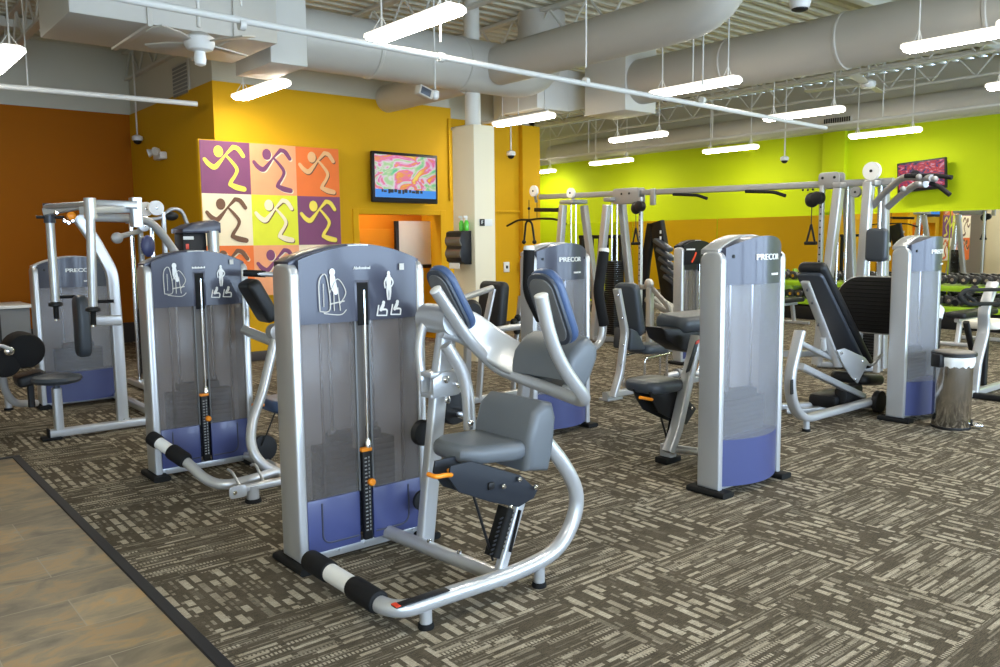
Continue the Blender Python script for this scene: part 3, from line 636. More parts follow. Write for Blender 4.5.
# dome cameras
for i, (px, py, k, lab) in enumerate(((137.5, 140, dict(Y=12.6), 'white dome camera hanging in the corner of the rust wall'), (511, 155, dict(Y=10.3), 'white dome camera hanging before the ochre block'), (784.5, 160, dict(X=13.6), 'white dome camera hanging before the lime wall'))):
    c = P(px, py, **k); r = thing('dome_camera', lab, 'camera', c-ZA*.07, 'hanging dome cameras')
    mb = MB(); mb.lathe(c, ZA, [(.065, -.01), (.075, .01), (.07, .05), (.03, .07)]); mb.build('camera_housing', 'white', r)
    mb = MB(); mb.ball(c-ZA*.01, .058, (1, 1, .9)); mb.build('dome', 'black', r)
    mb = MB(); mb.cyl(c+ZA*.05, (c.x, c.y, DZ), .012, seg=10); mb.build('drop_rod', 'pipe', r)
c = P(160, 156, X=SX-.052); r = thing('emergency_light', 'small twin headed emergency light on the side wall', 'emergency light', (SX-.06, c.y, c.z-.05))
mb = MB(); mb.box(c, (.1, .3, .1), .02); mb.build('housing', 'white', r)
for s_ in (-1, 1): mb = MB(); mb.lathe(c+V((-.05, s_*.12, .06)), (-1, s_*.4, -.3), [(.03, 0), (.055, .05), (.055, .07)]); mb.build('lamp_head', 'white', r)
c = P(428, 93, Y=7.2); r = thing('projector_lamp', 'small grey spotlight and camera hanging on a rod over the television', 'spotlight', c-ZA*.1)
mb = MB(); mb.box(c+V((-.05, 0, 0)), (.17, .10, .10), .01, Matrix.Rotation(.3, 3, 'Y')); mb.build('lamp_box', 'duct', r)
mb = MB(); mb.box(c+V((-.06, -.054, 0)), (.12, .006, .07), .002, Matrix.Rotation(.3, 3, 'Y')); mb.build('front_glass', 'darksteel', r)
mb = MB(); mb.lathe(c+V((.09, 0, -.02)), ZA, [(.02, -.04), (.04, -.02), (.042, .045), (.015, .06)]); mb.build('camera_dome', 'white', r)
mb = MB(); mb.cyl(c+V((.09, 0, .05)), (c.x+.09, c.y, DZ), .01, seg=10); mb.build('drop_rod', 'pipe', r)
c = P(800, 3, Y=4.5); r = thing('ceiling_speaker', 'white and black round speaker hanging at the top edge', 'speaker', c-ZA*.08)
mb = MB(); mb.lathe(c, ZA, [(.06, -.06), (.085, -.05), (.10, .0), (.09, .12)]); mb.build('speaker_body', 'white', r)
mb = MB(); mb.lathe(c, ZA, [(.05, -.075), (.075, -.065), (.078, -.055)]); mb.build('speaker_grille', 'black', r)
mb = MB(); mb.box(c+V((.0, -.085, .04)), (.05, .03, .05), .004); mb.build('driver_window', 'black', r)
mb = MB(); mb.cyl(c+ZA*.1, (c.x, c.y, DZ), .012, seg=8); mb.build('drop_rod', 'pipe', r)
c = P(180, 79, X=SX); r = thing('wall_vent', 'narrow grey vent in the pale wall above the ochre side wall', 'vent', (SX, c.y, c.z-.2))
mb = MB(); mb.mm((SX-.0, c.y-.3, c.z-.22), (SX+.03, c.y+.3, c.z+.2), .004); mb.build('frame', 'duct', r)
mb = MB()
for k in range(8): mb.mm((SX-.006, c.y-.26, c.z-.2+k*.048), (SX+.002, c.y+.26, c.z-.2+k*.048+.03))
mb.build('louvres', 'grill', r)
# ================================================================ WEIGHT TOWERS
def tower(root, x0, x1, yf, dep=.20, side='back', zp=1.365, zc=1.445, bow=None, y_dir=-1, big=True, logo=True, panel='smoke', head='header', post='silver', tilt=0):
    """weight tower: two side posts, bowed shroud in three bands, stack and rods inside. Front faces -Y."""
    pw = .047; xa, xb = x0+pw, x1-pw; xc = (x0+x1)/2; hw = (xb-xa)/2; yb = yf+dep
    bow = (.085 if side == 'back' else .012) if bow is None else bow
    arc = lambda x: zp-.0+(zc-zp)*(1-((x-xc)/(hw+pw))**2)
    for x in (x0, x1-pw):
        mb = MB(); y_in = .028; poly = [(0, .035), (dep, .035), (dep, zp-.05)]+[(dep-.05+.05*math.cos(a), zp-.05+.05*math.sin(a)) for a in (.5, 1.0, PI/2)]+[(.05-.05*math.sin(a), zp-.05+.05*math.cos(a)) for a in (0, .5, 1.0)]+[(0, zp-.05)]
        mb.prism(poly, (x+pw/2, yf, 0), YA, ZA, pw, .014, 3); mb.build('post', post, root)
        mb = MB(); mb.sweep([(x+pw/2, yf-.055, .018), (x+pw/2, yb+.05, .018)], rrect(.105, .034, .015)); ft = mb.build('foot', 'rubber', root)
    # hood
    hb = zc-(.345 if side == 'user' else .275)
    mb = MB(); mb.bowed(xa-.002, xb+.002, hb, lambda x: arc(x)-.004, yf+.008, bow, yb-.012, xc, hw, 22); hood = mb.build('hood', head, root)
    mb = MB(); n = 22; top = []
    for i in range(n+1): x = x0+.012+(x1-x0-.024)*i/n; top.append((x, arc(x)+.004))
    bot = [(x, z-.026) for x, z in top[::-1]]; mb.prism(top+bot, (0, (yf+yb)/2+(.02 if side == 'user' else .02), 0), XA, ZA, dep-(.03 if side == 'user' else .03), .006); mb.build('crown', post if side == 'back' else head, root)
    # bands
    slot = (xc-.036, xc+.036)
    yy = yf+.010
    if side == 'user':
        for a, b in ((xa, slot[0]), (slot[1], xb)):
            mb = MB(); mb.mm((a, yy, .30), (b, yy+.006, hb), .002); mb.build('smoked_panel', panel, root)
        for a, b in ((xa, slot[0]), (slot[1], xb)):
            mb = MB(); mb.mm((a, yy-.004, .065), (b, yy+.02, .31), .004); mb.build('lower_panel', 'navy', root)
        mb = MB(); mb.sweep([(xa+.07, yy-.006, .29), (xa+.07, yy-.006, .10), (slot[0]-.01, yy-.006, .10)], rrect(.008, .006, .002), .05, YA); mb.sweep([(slot[1]+.01, yy-.006, .10), (xb-.07, yy-.006, .10), (xb-.07, yy-.006, .29)], rrect(.008, .006, .002), .05, YA); mb.build('panel_bead', 'header', root)
        mb = MB(); mb.mm((slot[0]+.002, yy+.05, .50), (slot[1]-.002, yy+.054, 1.25)); mb.build('slot_light_backing', 'channel', root)  # grey sheet added in place of the lighter view through the slot
        # slot surround, ridges of the moulding
        mb = MB(); mb.mm((slot[0]-.004, yy-.016, hb), (slot[1]+.004, yy-.004, 1.285), .005); mb.build('slot_hood', 'header', root)
        mb = MB(); mb.mm((slot[0]+.008, yy-.019, hb-.02), (slot[1]-.008, yy-.015, 1.275), .003); mb.build('slot_shade', 'rubber', root)  # black plate on the hood, painted shade of the slot recess
        for s_ in slot:
            mb = MB(); mb.mm((s_-.005, yy-.010, .31), (s_+.005, yy+.004, hb), .003); mb.build('slot_edge', 'padback', root)
        for xx in (xa+.09, xb-.09):
            mb = MB(); mb.mm((xx-.006, yy-.005, .31), (xx+.006, yy+.001, hb), .002); mb.build('panel_ridge', 'smoke', root)
        # selector
        mb = MB(); mb.mm((xc-.006-.022, yy-.028, .075), (xc-.006+.022, yy-.002, .50), .006); sel = mb.build('selector_strip', 'black', root)
        mb = MB()
        for k in range(20): mb.mm((xc-.020, yy-.0295, .12+k*.018), (xc-.008, yy-.0275, .126+k*.018)); mb.mm((xc+.0, yy-.0295, .12+k*.018), (xc+.006, yy-.0275, .130+k*.018))
        mb.build('strip_marks', 'silver2', sel)
        mb = MB(); mb.mm((xc-.034, yy-.030, .495), (xc+.022, yy-.0, .512), .004); mb.build('orange_clip', 'orange', sel)
        mb = MB(); mb.lathe((xc+.006, yy-.028, .352), -YA, [(.013, 0), (.017, .006), (.017, .024), (.010, .030)]); mb.build('selector_knob', 'orange', root)
        mb = MB(); mb.cyl((xc+.01, yy-.012, .512), (xc+.01, yy-.012, 1.24), .009, seg=12); mb.lathe((xc+.01, yy-.012, .512), ZA, [(.018, 0), (.018, .02), (.011, .04)]); mb.build('selector_rod', 'chrome', root)
        mb = MB(); mb.mm((xc-.06, yf+.012, zc-.028), (xc+.045, yf+.022, zc+.0), .003)
        for v in mb.bm.verts: v.co.y -= .006
        mb.build('white_label', 'white', root)
    else:
        mb = MB(); mb.bowed(xa, xb, .30, hb, yf+.012, bow, yf+.016, xc, hw, 22); mb.build('smoked_panel', 'backsmoke' if panel == 'smoke' else panel, root)
        mb = MB(); mb.bowed(xa, xb, lambda x: .05, .32, yf+.010, bow, yb-.012, xc, hw, 22); mb.build('lower_panel', 'navy', root)
    # inside
    if big:
        mb = MB(); ys = yf+.07 if side == 'user' else yf+.05
        k = 0; z = .09
        mb.mm((xc-.196, ys+.003, .085), (xc+.196, ys+.087, .50), 0)
        while z < .50: mb.mm((xc-.20, ys, z), (xc+.20, ys+.09, z+.026), .003); z += .029
        mb.mm((xc-.13, ys, z), (xc+.13, ys+.09, z+.05), .01); mb.build('weight_stack', 'stack', root)
        for s_ in (-1, 1):
            mb = MB(); mb.cyl((xc+s_*.11, ys+.045, .08), (xc+s_*.11, ys+.045, hb+.05), .011, seg=12); mb.lathe((xc+s_*.11, ys+.045, .55), ZA, [(.02, 0), (.02, .05), (.012, .055)]); mb.build('guide_rod', 'chrome', root)
    mb = MB(); mb.mm((xa, yb-.012, .05), (xb, yb-.004, zp), .002); mb.build('rear_panel', 'rearsmoke_lit', root)
    mb = MB(); mb.mm((x0+.01, yf+.03, .02), (x1-.01, yf+.10, .062), .006)
    for k in range(5):
        xx = xa+.03+k*(xb-xa-.06)/4; mb.cyl((xx, yf+.02, .045), (xx, yf+.032, .045), .008, seg=8)
    mb.build('base_rail', 'silver', root)
    # markings
    if side == 'back' and logo:
        yl = yf-bow*.80+.004; sz = .055
        wr = lambda x: yf+.008-bow*(1-((x-xc)/hw)**2)-.004
        text('PRECOR', .048, (xc+hw*.06, 0, zc-.125), XA, ZA, 'white', hood, 'lettering', .0026, 1.3, wrap=wr)
        gl = MB()
        for k in range(9):
            if k != 5: gl.mm((xc+hw*.16+k*.0095, wr(xc+hw*.16+k*.0095)-.001, zc-.228), (xc+hw*.16+k*.0095+.0072, wr(xc+hw*.16+k*.0095)+.006, zc-.216-.003*(k % 2)))
        gl.build('small_lettering', 'white', hood)
        for s_ in (-.86, .80):
            mb = MB(); k = s_; mb.cyl((xc+hw*k, yf+.012-bow*(1-k*k), zc-.10-.02*abs(s_)), (xc+hw*k, yf+.004-bow*(1-k*k), zc-.10-.02*abs(s_)), .010, seg=12); mb.build('screw_cap', 'black', hood)
    if side == 'user' and logo:
        ym = yf-bow+.0035; small = lambda: [g_.mm((xc-.042+k*.0094, ym-.001, zc-.111), (xc-.042+k*.0094+.0072, ym+.002, zc-.099-.003*(k % 2))) for k in range(9)]
        if yf < 4: text('Abdominal', .019, (xc, ym, zc-.105), XA, ZA, 'white', hood, 'small_lettering', .0006, 1.05)
        else: g_ = MB(); small(); g_.build('small_lettering', 'white', hood)
        # machine drawing, muscle figure and two little users
        g = MB(); o = V((xc-.215, ym+.002, 1.135)); S = lambda p: stroke(g, p, o, XA, ZA, .002)
        for pl in ([(.0, .02, .0022), (.0, .15, .0022), (.035, .175, .0022), (.05, .03, .0022), (.0, .02, .0022)], [(.02, .01, .002), (.10, .0, .002), (.13, .02, .002)], [(.05, .10, .002), (.09, .16, .002), (.13, .10, .002), (.10, .05, .002)], [(.05, .05, .003), (.12, .06, .003)], [(.07, .02, .002), (.07, .12, .002)], [(.10, .02, .002), (.09, .12, .002)], [(.02, .14, .0015), (.02, .04, .0015)]): S(pl)
        g.build('machine_drawing', 'duct', hood)
        g = MB(); ellipse(g, .065, .205-.015, .014, .017, o, XA, ZA, .002); S([(.065, .17, .012), (.07, .13, .015), (.08, .10, .010)]); g.build('drawn_user', 'white', hood)
        g = MB(); o = V((xc+.14, ym+.002, 1.20)); ellipse(g, .0, .112, .008, .010, o, XA, ZA, .002)
        S([(0, .098, .010), (.0, .075, .013), (.0, .05, .009)]); S([(.006, .05, .007), (.007, .02, .005), (.003, -.01, .003)]); S([(-.006, .05, .007), (-.008, .02, .005), (-.006, -.01, .003)]); S([(.012, .09, .004), (.024, .07, .003), (.014, .05, .003)]); S([(-.012, .09, .004), (-.022, .07, .003), (-.02, .045, .003)])
        g.build('muscle_figure', 'white', hood)
        for dx in (-.045, .03):
            g = MB(); o = V((xc+.14+dx, ym+.002, 1.125)); ellipse(g, .015, .052, .008, .009, o, XA, ZA, .002); S([(.013, .042, .008), (.0, .02, .008)]); S([(.0, .02, .005), (.03, .018, .004), (.03, -.005, .003)]); S([(-.022, -.005, .003), (-.012, .04, .003)]); S([(-.022, -.005, .003), (.03, -.008, .003)]); g.build('pictogram', 'white', hood)
        g = MB(); g.mm((xc+.20, ym-.0005, 1.325), (xc+.225, ym+.002, 1.355)); g.build('printed_label', 'duct', hood)
    return hood

def footpad(mb_root, x, y, z=.085, r=.024):
    mb = MB(); mb.cyl((x, y, .018), (x, y, z), r, seg=18); a = mb.build('stub_foot', 'silver', mb_root)
    mb = MB(); mb.lathe((x, y, 0), ZA, [(r*1.25, 0), (r*1.35, .006), (r*1.2, .022)]); mb.build('rubber_foot', 'rubber', a)
def bolt(root, p, ax, r=.014, h=.014, m='chrome'):
    mb = MB(); mb.lathe(p, ax, [(r, 0), (r, h*.6), (r*.55, h)], 12); mb.build('bolt', m, root)
def roller(root, a, b, r, name='foam_roller', m='foam', rod=None):
    a, b = V(a), V(b); t = (b-a).normalized(); L = (b-a).length
    mb = MB(); mb.lathe(a, t, [(r*.7, 0), (r*.93, r*.12), (r, r*.35), (r, L-r*.35), (r*.93, L-r*.12), (r*.7, L)], 22); o = mb.build(name, m, root)
    return o

# ---------------------------------------------------------------- 1  machine in the foreground
R1 = thing('weight_machine', 'largest foreground weight machine, with grey seat, back roll and two raised chest pads', 'weight machine', (2.05, 3.0, 0), 'pin loaded weight machines')
tower(R1, 1.57, 2.265, 3.30, .18, 'user')
S_ = 'silver'
mb = MB(); mb.tube([(1.55, 3.13, .10), (1.55, 2.50, .10), (1.75, 2.50, .10), (2.15, 2.50, .095), (2.40, 2.50, .13), (2.515, 2.50, .32), (2.43, 2.50, .49), (2.29, 2.53, .66)], .033, .13, 20); mt = mb.build('main_frame_tube', S_, R1)
mb = MB(); mb.box((1.66, 2.485, .133), (.24, .04, .006), .002, Matrix.Rotation(0, 3, 'X')); pq = mb.build('warning_plate', 'black', mt)
mb = MB(); mb.box((1.55, 2.485, .137), (.02, .038, .003)); mb.build('red_tab', 'red', pq)
footpad(R1, 1.69, 2.50); footpad(R1, 2.27, 2.50)
for a, b, m_ in ((3.17, 2.98, 'foam'), (2.80, 2.60, 'foam')): roller(R1, (1.55, a, .105), (1.55, b, .105), .046, 'foot_grip', m_)
mb = MB(); mb.cyl((1.55, 2.98, .105), (1.55, 2.80, .105), .038, seg=22); mb.build('white_sleeve', 'white', R1)
mb = MB(); mb.tube([(2.03, 3.36, .075), (2.10, 2.52, .075)], .032, 0, 16); bt = mb.build('base_tube', S_, R1)
for p in ((2.055, 3.0, .108), (2.075, 2.8, .108)): bolt(R1, p, ZA, .012)
mb = MB(); mb.rtube([(2.10, 3.10, .07), (2.20, 3.10, .84)], .075, .055, 0, YA); mb.rtube([(2.20, 3.10, .80), (2.255, 3.10, 1.10)], .085, .06, 0, YA); up1 = mb.build('upright', S_, R1)
mb = MB()
for s_ in (-1, 1): mb.prism([(-.085, -.05), (.06, -.055), (.105, -.01), (.09, .05), (-.03, .06), (-.085, .03)], (2.21, 3.10+s_*.048, .805), XA, ZA, .016, .006)
mb.mm((2.12, 3.055, .84), (2.27, 3.145, .865), .006); mb.mm((2.12, 3.055, .745), (2.27, 3.145, .765), .006); br = mb.build('pivot_bracket', S_, R1)
for p in ((2.19, 3.04, .83), (2.195, 3.04, .735), (2.26, 3.04, .80)): bolt(R1, p, -YA, .017, .016)
mb = MB(); mb.cyl((2.22, 3.0, 1.10), (2.22, 3.22, 1.10), .068, seg=28); mb.build('pivot_hub', S_, R1)
mb = MB(); mb.tube([(2.20, 3.18, 1.12), (2.13, 3.17, 1.0), (2.135, 3.15, .82)], .022, .1); mb.build('counter_link', S_, R1)
mb = MB(); mb.rtube([(2.20, 3.05, 1.10), (2.32, 3.03, 1.06), (2.43, 2.97, .96), (2.50, 2.82, .88), (2.52, 2.68, .86)], .16, .05, .12, YA, .015); mb.build('swing_arm', S_, R1)
mb = MB(); mb.tube([P(446, 345, Y=3.0), P(467, 378, Y=2.98), P(470, 429, Y=2.97)], .030, .14); mb.build('counterweight_arm', S_, R1); bolt(R1, P(470, 423, Y=2.94), -YA, .015)
q = P(463, 414, Y=3.02); mb = MB(); mb.cyl((q.x, 2.96, q.z), (q.x, 3.12, q.z), .024, seg=20); mb.build('weight_axle', 'chrome', R1)
q = P(452, 407, Y=3.12); mb = MB(); mb.lathe((q.x, 3.08, q.z), YA, [(.03, 0), (.075, .004), (.082, .02), (.082, .05), (.07, .055)], 30); mb.build('counterweight_disc', 'black', R1)
q = P(424, 433, Y=3.2); mb = MB(); mb.lathe((q.x, 3.19, q.z), YA, [(.02, 0), (.055, .002), (.062, .012), (.055, .022), (.062, .032), (.03, .036)], 28); mb.build('pulley', 'black', R1)
mb = MB(); mb.cyl((q.x+.03, 3.2, q.z), (q.x+.045, 3.22, .12), .004, seg=8); mb.build('cable', 'black', R1)
q = P(419, 500, Y=3.26); mb = MB(); mb.lathe((q.x+.01, 3.235, q.z), YA, [(.02, 0), (.05, .003), (.05, .02), (.02, .025)], 24); mb.build('pulley', 'black', R1)
# yoke and pads
YK = [(2.10, 2.98, 1.245), (2.29, 2.98, .995), (2.45, 2.98, .855), (2.42, 2.35, .785), (2.27, 2.35, .945), (2.195, 2.35, 1.08), (2.15, 2.35, 1.245)]
mb = MB(); pts = rounded_path(YK, .09); mb.tube(pts, .0275, 0, 20); mb.build('yoke_handle_tube', S_, R1)
for p, t in ((YK[0], V(YK[0])-V(YK[1])), (YK[-1], V(YK[-1])-V(YK[-2]))):
    mb = MB(); mb.lathe(p, t.normalized(), [(.028, -.004), (.028, .002), (.022, .006)], 20); mb.build('end_cap', 'white', R1)
def shoulder_pad(bot, top, y, w):
    b_, t_ = P(*bot, Y=y), P(*top, Y=y); c = (b_+t_)/2; uy = (t_-b_).normalized(); h = (t_-b_).length; nz = YA.cross(uy); nz = nz if nz.x > 0 else -nz
    mb = MB(); mb.pad(c+nz*.024, w, h, .04, YA, uy, .07, .015); pd = mb.build('chest_pad', M['navyvinyl'], R1)
    mb = MB(); mb.pad(c-nz*.003, w-.012, h-.012, .016, YA, uy, .065, .004); mb.build('pad_rim', 'darksteel', pd)
    mb = MB(); mb.pad(c-nz*.010, w-.04, h-.05, .012, YA, uy, .055, .004); mb.build('pad_plate', 'padback', pd)
    mb = MB(); mb.tube([c-nz*.012+uy*.06, c-nz*.035+uy*.02, c-nz*.035-uy*.10, c-nz*.012-uy*.13], .015, .03); mb.build('pad_hinge', 'darksteel', pd)
    bolt(pd, c-nz*.016+V((0, -.02, 0)), -nz, .009, .012)
M['navyvinyl'] = mat('blue_vinyl', (.055, .095, .20), .38, bump=.1, bscale=250)
M['seatvinyl'] = mat('grey_blue_vinyl', (.115, .128, .142), .42, bump=.12, bscale=250)
shoulder_pad((562, 345), (538, 272), 2.45, .175); shoulder_pad((464, 331), (433, 269), 3.04, .165)
ry = Matrix.Rotation(.42, 3, 'Y')
mb = MB(); mb.prism([(-.075, -.10), (.05, -.11), (.075, -.04), (.08, .05), (.06, .10), (-.01, .12), (-.055, .08), (-.085, 0)], (2.535, 2.69, .925), (ry @ XA), (ry @ ZA), .39, .035, 4); mb.build('back_pad', 'seatvinyl', R1)
for y in (2.55, 2.82): mb = MB(); mb.box((2.50, y, .805+(y-2.55)*.1), (.04, .06, .05), .006); mb.build('pad_bracket', 'white', R1)
ry = Matrix.Rotation(.12, 3, 'Y')
mb = MB(); mb.prism([(-.075, -.145), (.055, -.15), (.07, -.05), (.07, .08), (.045, .14), (-.01, .145), (-.06, .10), (-.08, 0)], (2.275, 2.66, .650), (ry @ XA), (ry @ ZA), .38, .035, 4); mb.build('lumbar_pad', 'seatvinyl', R1)
mb = MB(); mb.prism([(x*.88, y*.92) for x, y in [(-.20, -.10), (-.12, -.165), (.06, -.185), (.17, -.17), (.185, 0), (.17, .17), (.06, .185), (-.12, .165), (-.20, .10), (-.215, 0)]], (2.09, 2.66, .605), (1, 0, -.06), (0, 1, 0), .075, .03, 4); sp = mb.build('seat', 'seatvinyl', R1)
for y in (2.50, 2.60):
    mb = MB(); mb.prism([(P(a, b, Y=2.5).x, P(a, b, Y=2.5).z) for a, b in ((450, 466), (470, 461), (520, 475), (537, 490), (533, 498), (518, 507), (490, 502), (458, 492), (448, 478))], (0, y, 0), XA, ZA, .012, .004); mb.build('side_plate', 'platedark', R1)
for a, b in ((519, 479), (535, 487), (510, 507), (503, 486)): bolt(R1, P(a, b, Y=2.488), -YA, .011)
q = P(491, 486, Y=2.49); mb = MB(); mb.box(q, (.03, .012, .03), .004); mb.build('lock_pin', 'black', R1)
a, b = P(436, 476, Y=2.47), P(452, 475, Y=2.5); mb = MB(); mb.tube([b+V((.03, .06, 0)), b, (a+b)/2+V((0, -.01, .004)), a+V((0, .0, -.004)), a+V((0, .05, -.004))], .009, .02); mb.build('orange_lever', 'orange', R1)
a, b = P(497, 570, Y=2.52), P(524, 492, Y=2.52); mb = MB(); mb.rtube([(a.x+.02, 2.53, .10), (b.x, 2.53, b.z)], .045, .04, 0, YA); st = mb.build('seat_post', S_, R1)
a, b = P(492, 556, Y=2.49), P(506, 507, Y=2.49); mb = MB(); mb.rtube([a, b], .035, .075, 0, YA); sb = mb.build('strut_bellows', 'rubber', R1)
mb = MB()
for k in range(9): c = a.lerp(b, .12+k*.09); mb.box(c+V((0, -.019, 0)), (.074, .006, .008), .002, Matrix.Rotation(-.15, 3, 'Y'))
mb.build('bellow_ribs', 'black', sb)
mb = MB(); mb.cyl(P(493, 560, Y=2.5), P(473, 494, Y=2.5), .006, seg=8); mb.build('gas_strut', 'black', R1)
q = P(513, 545, Y=2.505); mb = MB(); mb.rtube([P(510, 552, Y=2.5), P(520, 510, Y=2.5)], .004, .016, 0, YA, .001); mb.build('height_scale', 'black', R1)

# ---------------------------------------------------------------- 2  second machine of the left row
R2 = thing('weight_machine', 'second weight machine of the left row, with a black and white foot grip', 'weight machine', (1.85, 5.0, 0), 'pin loaded weight machines')
tower(R2, 1.545, 2.195, 5.22, .16, 'user', zp=1.33, zc=1.415)
a = [P(152, 438, Y=5.10), P(186, 461, Y=4.85), P(205, 480, Y=4.72), P(224, 486, Y=4.62), P(250, 480, Y=4.60), P(275, 472, Y=4.62)]
mb = MB(); mb.tube(a, .030, .08, 18); mb.build('foot_lever_tube', S_, R2)
d = (a[1]-a[0])
roller(R2, a[0]-d*.05, a[0]+d*.22, .043, 'foot_grip'); roller(R2, a[0]+d*.55, a[0]+d*1.02, .047, 'foot_grip')
mb = MB(); mb.cyl(a[0]+d*.2, a[0]+d*.56, .035, seg=20); mb.build('white_sleeve', 'white', R2)
p = [P(232, 491, Y=4.42), P(290, 480, Y=4.42)]; mb = MB(); mb.rtube([p[0], V((2.35, 4.42, p[0].z))], .05, .04, 0, ZA); mb.build('lower_rail', S_, R2)
mb = MB(); mb.tube([(p[0].x+.06, 4.44, p[0].z), (p[0].x+.06, 4.56, p[0].z+.07), (p[0].x+.06, 4.62, p[0].z+.07)], .008, .03); mb.tube([(p[0].x+.2, 4.44, p[0].z), (p[0].x+.2, 4.56, p[0].z+.09), (p[0].x+.2, 4.62, p[0].z+.07)], .008, .03); mb.build('hook_bracket', S_, R2)
mb = MB(); mb.prism(rrect(.10, .07, .02), (p[0].x+.02, 4.385, p[0].z), XA, ZA, .012, .003); mb.build('end_plate', S_, R2); bolt(R2, (p[0].x+.0, 4.38, p[0].z), -YA, .012)
footpad(R2, p[0].x+.12, 4.42, p[0].z+.01, .035)
b2 = [P(276, 335, Y=4.85), P(262, 395, Y=4.8), P(252, 420, Y=4.75), P(250, 447, Y=4.7), P(262, 466, Y=4.65), P(296, 480, Y=4.6)]
mb = MB(); mb.tube(b2, .030, .09, 18); mb.build('curved_frame_tube', S_, R2)
q = b2[0]; mb = MB(); mb.lathe(q+V((0, -.04, .02)), YA, [(.04, 0), (.05, .006), (.05, .08), (.03, .085)]); mb.build('pivot_hub', S_, R2)
bolt(R2, q+V((0, -.042, .02)), -YA, .02, .02, 'black')
mb = MB(); mb.rtube([P(246, 331, Y=5.15), P(274, 342, Y=4.9)], .05, .09, 0, YA); mb.build('cross_arm', S_, R2)
mb = MB(); mb.rtube([(2.14, 5.33, .06), (2.14, 4.63, .06), (2.5, 4.63, .06)], .06, .05, .05); mb.build('base_tube', S_, R2)
c0_, c1_ = P(247, 281, Y=5.0), P(270, 320, Y=5.0); uy = (c0_-c1_).normalized()
mb = MB(); mb.pad((c0_+c1_)/2, .2, (c0_-c1_).length, .09, YA, uy, .04, .025); mb.build('arm_pad', 'blackpad', R2)
mb = MB(); mb.tube([P(243, 273, Y=5.1), P(282, 275, Y=5.0)], .016); mb.build('handle_bar', S_, R2); roller(R2, P(243, 273, Y=5.1), P(266, 274, Y=5.05), .022, 'handle_grip')
mb = MB(); mb.rtube([P(280, 276, Y=5.0), P(276, 330, Y=4.9)], .02, .04, 0, YA); mb.build('arm_strap', S_, R2)
q = P(280, 408, Y=4.95); mb = MB(); mb.prism(rrect(.36, .34, .10, 5), (q.x+.10, 4.98, q.z+.02), XA, YA, .08, .03, 4); mb.build('seat', M['navyvinyl'], R2)
mb = MB(); mb.prism([(-.12, .0), (.15, 0), (.17, -.07), (.10, -.15), (-.04, -.13), (-.11, -.07)], (q.x+.08, 4.9, q.z-.02), XA, ZA, .012, .004); mb.build('side_plate', 'darksteel', R2)
mb = MB(); mb.rtube([(q.x+.16, 4.95, .06), (q.x+.12, 4.95, q.z-.02)], .05, .04, 0, YA); mb.build('seat_post', S_, R2)
mb = MB(); mb.tube([P(252, 405, Y=4.9), P(264, 405, Y=4.9)], .010); mb.build('orange_lever', 'orange', R2)
q = P(263, 448, Y=4.98); mb = MB(); mb.lathe((q.x, 4.95, q.z), YA, [(.03, 0), (.085, .004), (.09, .02), (.085, .05), (.03, .055)], 28); mb.build('counterweight_disc', 'black', R2)
mb = MB(); mb.cyl(P(262, 446, Y=4.94), P(276, 410, Y=4.94), .005, seg=8); mb.build('cable', 'black', R2)

# ---------------------------------------------------------------- 3  arm machine, back of the left row
R3 = thing('weight_machine', 'last weight machine of the left row, with two hanging vertical arms and round seat', 'weight machine', (1.7, 7.6, 0), 'pin loaded weight machines')
tower(R3, 1.50, 2.19, 8.25, .17, 'back', zp=1.27, zc=1.36)
YB = 6.9
mb = MB(); mb.rtube([(1.29, YB, .045), (2.25, YB, .045)], .07, .06, 0, ZA); mb.build('base_beam', S_, R3)
mb = MB(); mb.box((1.285, YB, .05), (.012, .08, .07), .003); mb.box((1.30, YB, .012), (.13, .11, .02), .004); mb.build('base_cap', 'rubber', R3)
for p in ((124, 421), (131, 420)): bolt(R3, V((P(*p, Y=YB).x, YB, .078)), ZA, .012)
pp = [P(123, 422, Y=YB+.02), P(117, 330, Y=YB+.02), P(112, 272, Y=YB+.02), P(94, 240, Y=YB+.05), P(77, 216, Y=YB+.05)]
mb = MB(); mb.rtube(pp, .085, .06, .07, YA, .012); mb.build('bent_upright', S_, R3)
mb = MB(); mb.rtube([(2.13, YB+.03, .05), (2.13, 8.4, .05)], .06, .06); mb.build('base_beam', S_, R3)
q = P(60, 440, Y=YB); mb = MB(); mb.rtube([(q.x-.0, YB, .07), (q.x, YB, P(57, 388, Y=YB).z)], .085, .06, 0, XA); mb.build('seat_post', S_, R3)
mb = MB(); mb.rtube([(q.x, YB, P(57, 398, Y=YB).z), (q.x, YB, P(57, 382, Y=YB).z)], .06, .04, 0, XA); mb.build('inner_post', 'darksteel', R3)
c = P(57, 379, Y=YB); mb = MB(); mb.lathe((c.x, YB, c.z-.035), ZA, [(.10, 0), (.155, .012), (.175, .035), (.165, .058), (.11, .07)], 32)
for v in mb.bm.verts: v.co.x = c.x+(v.co.x-c.x)*1.0
mb.build('seat', 'pad', R3)
a_, b_ = P(80, 295, Y=YB), P(84, 357, Y=YB); uy = (a_-b_).normalized()
mb = MB(); mb.pad((a_+b_)/2, .20, (a_-b_).length, .09, YA, uy, .08, .03); mb.build('back_pad', 'pad', R3)
mb = MB(); mb.rtube([P(88, 321, Y=YB), P(120, 320, Y=YB)], .08, .08, 0, YA); mb.build('pad_arm', S_, R3)
TZ = P(75, 208, Y=YB).z
ax, bx = P(49, 215, Y=7.25), P(89, 213, Y=6.60)
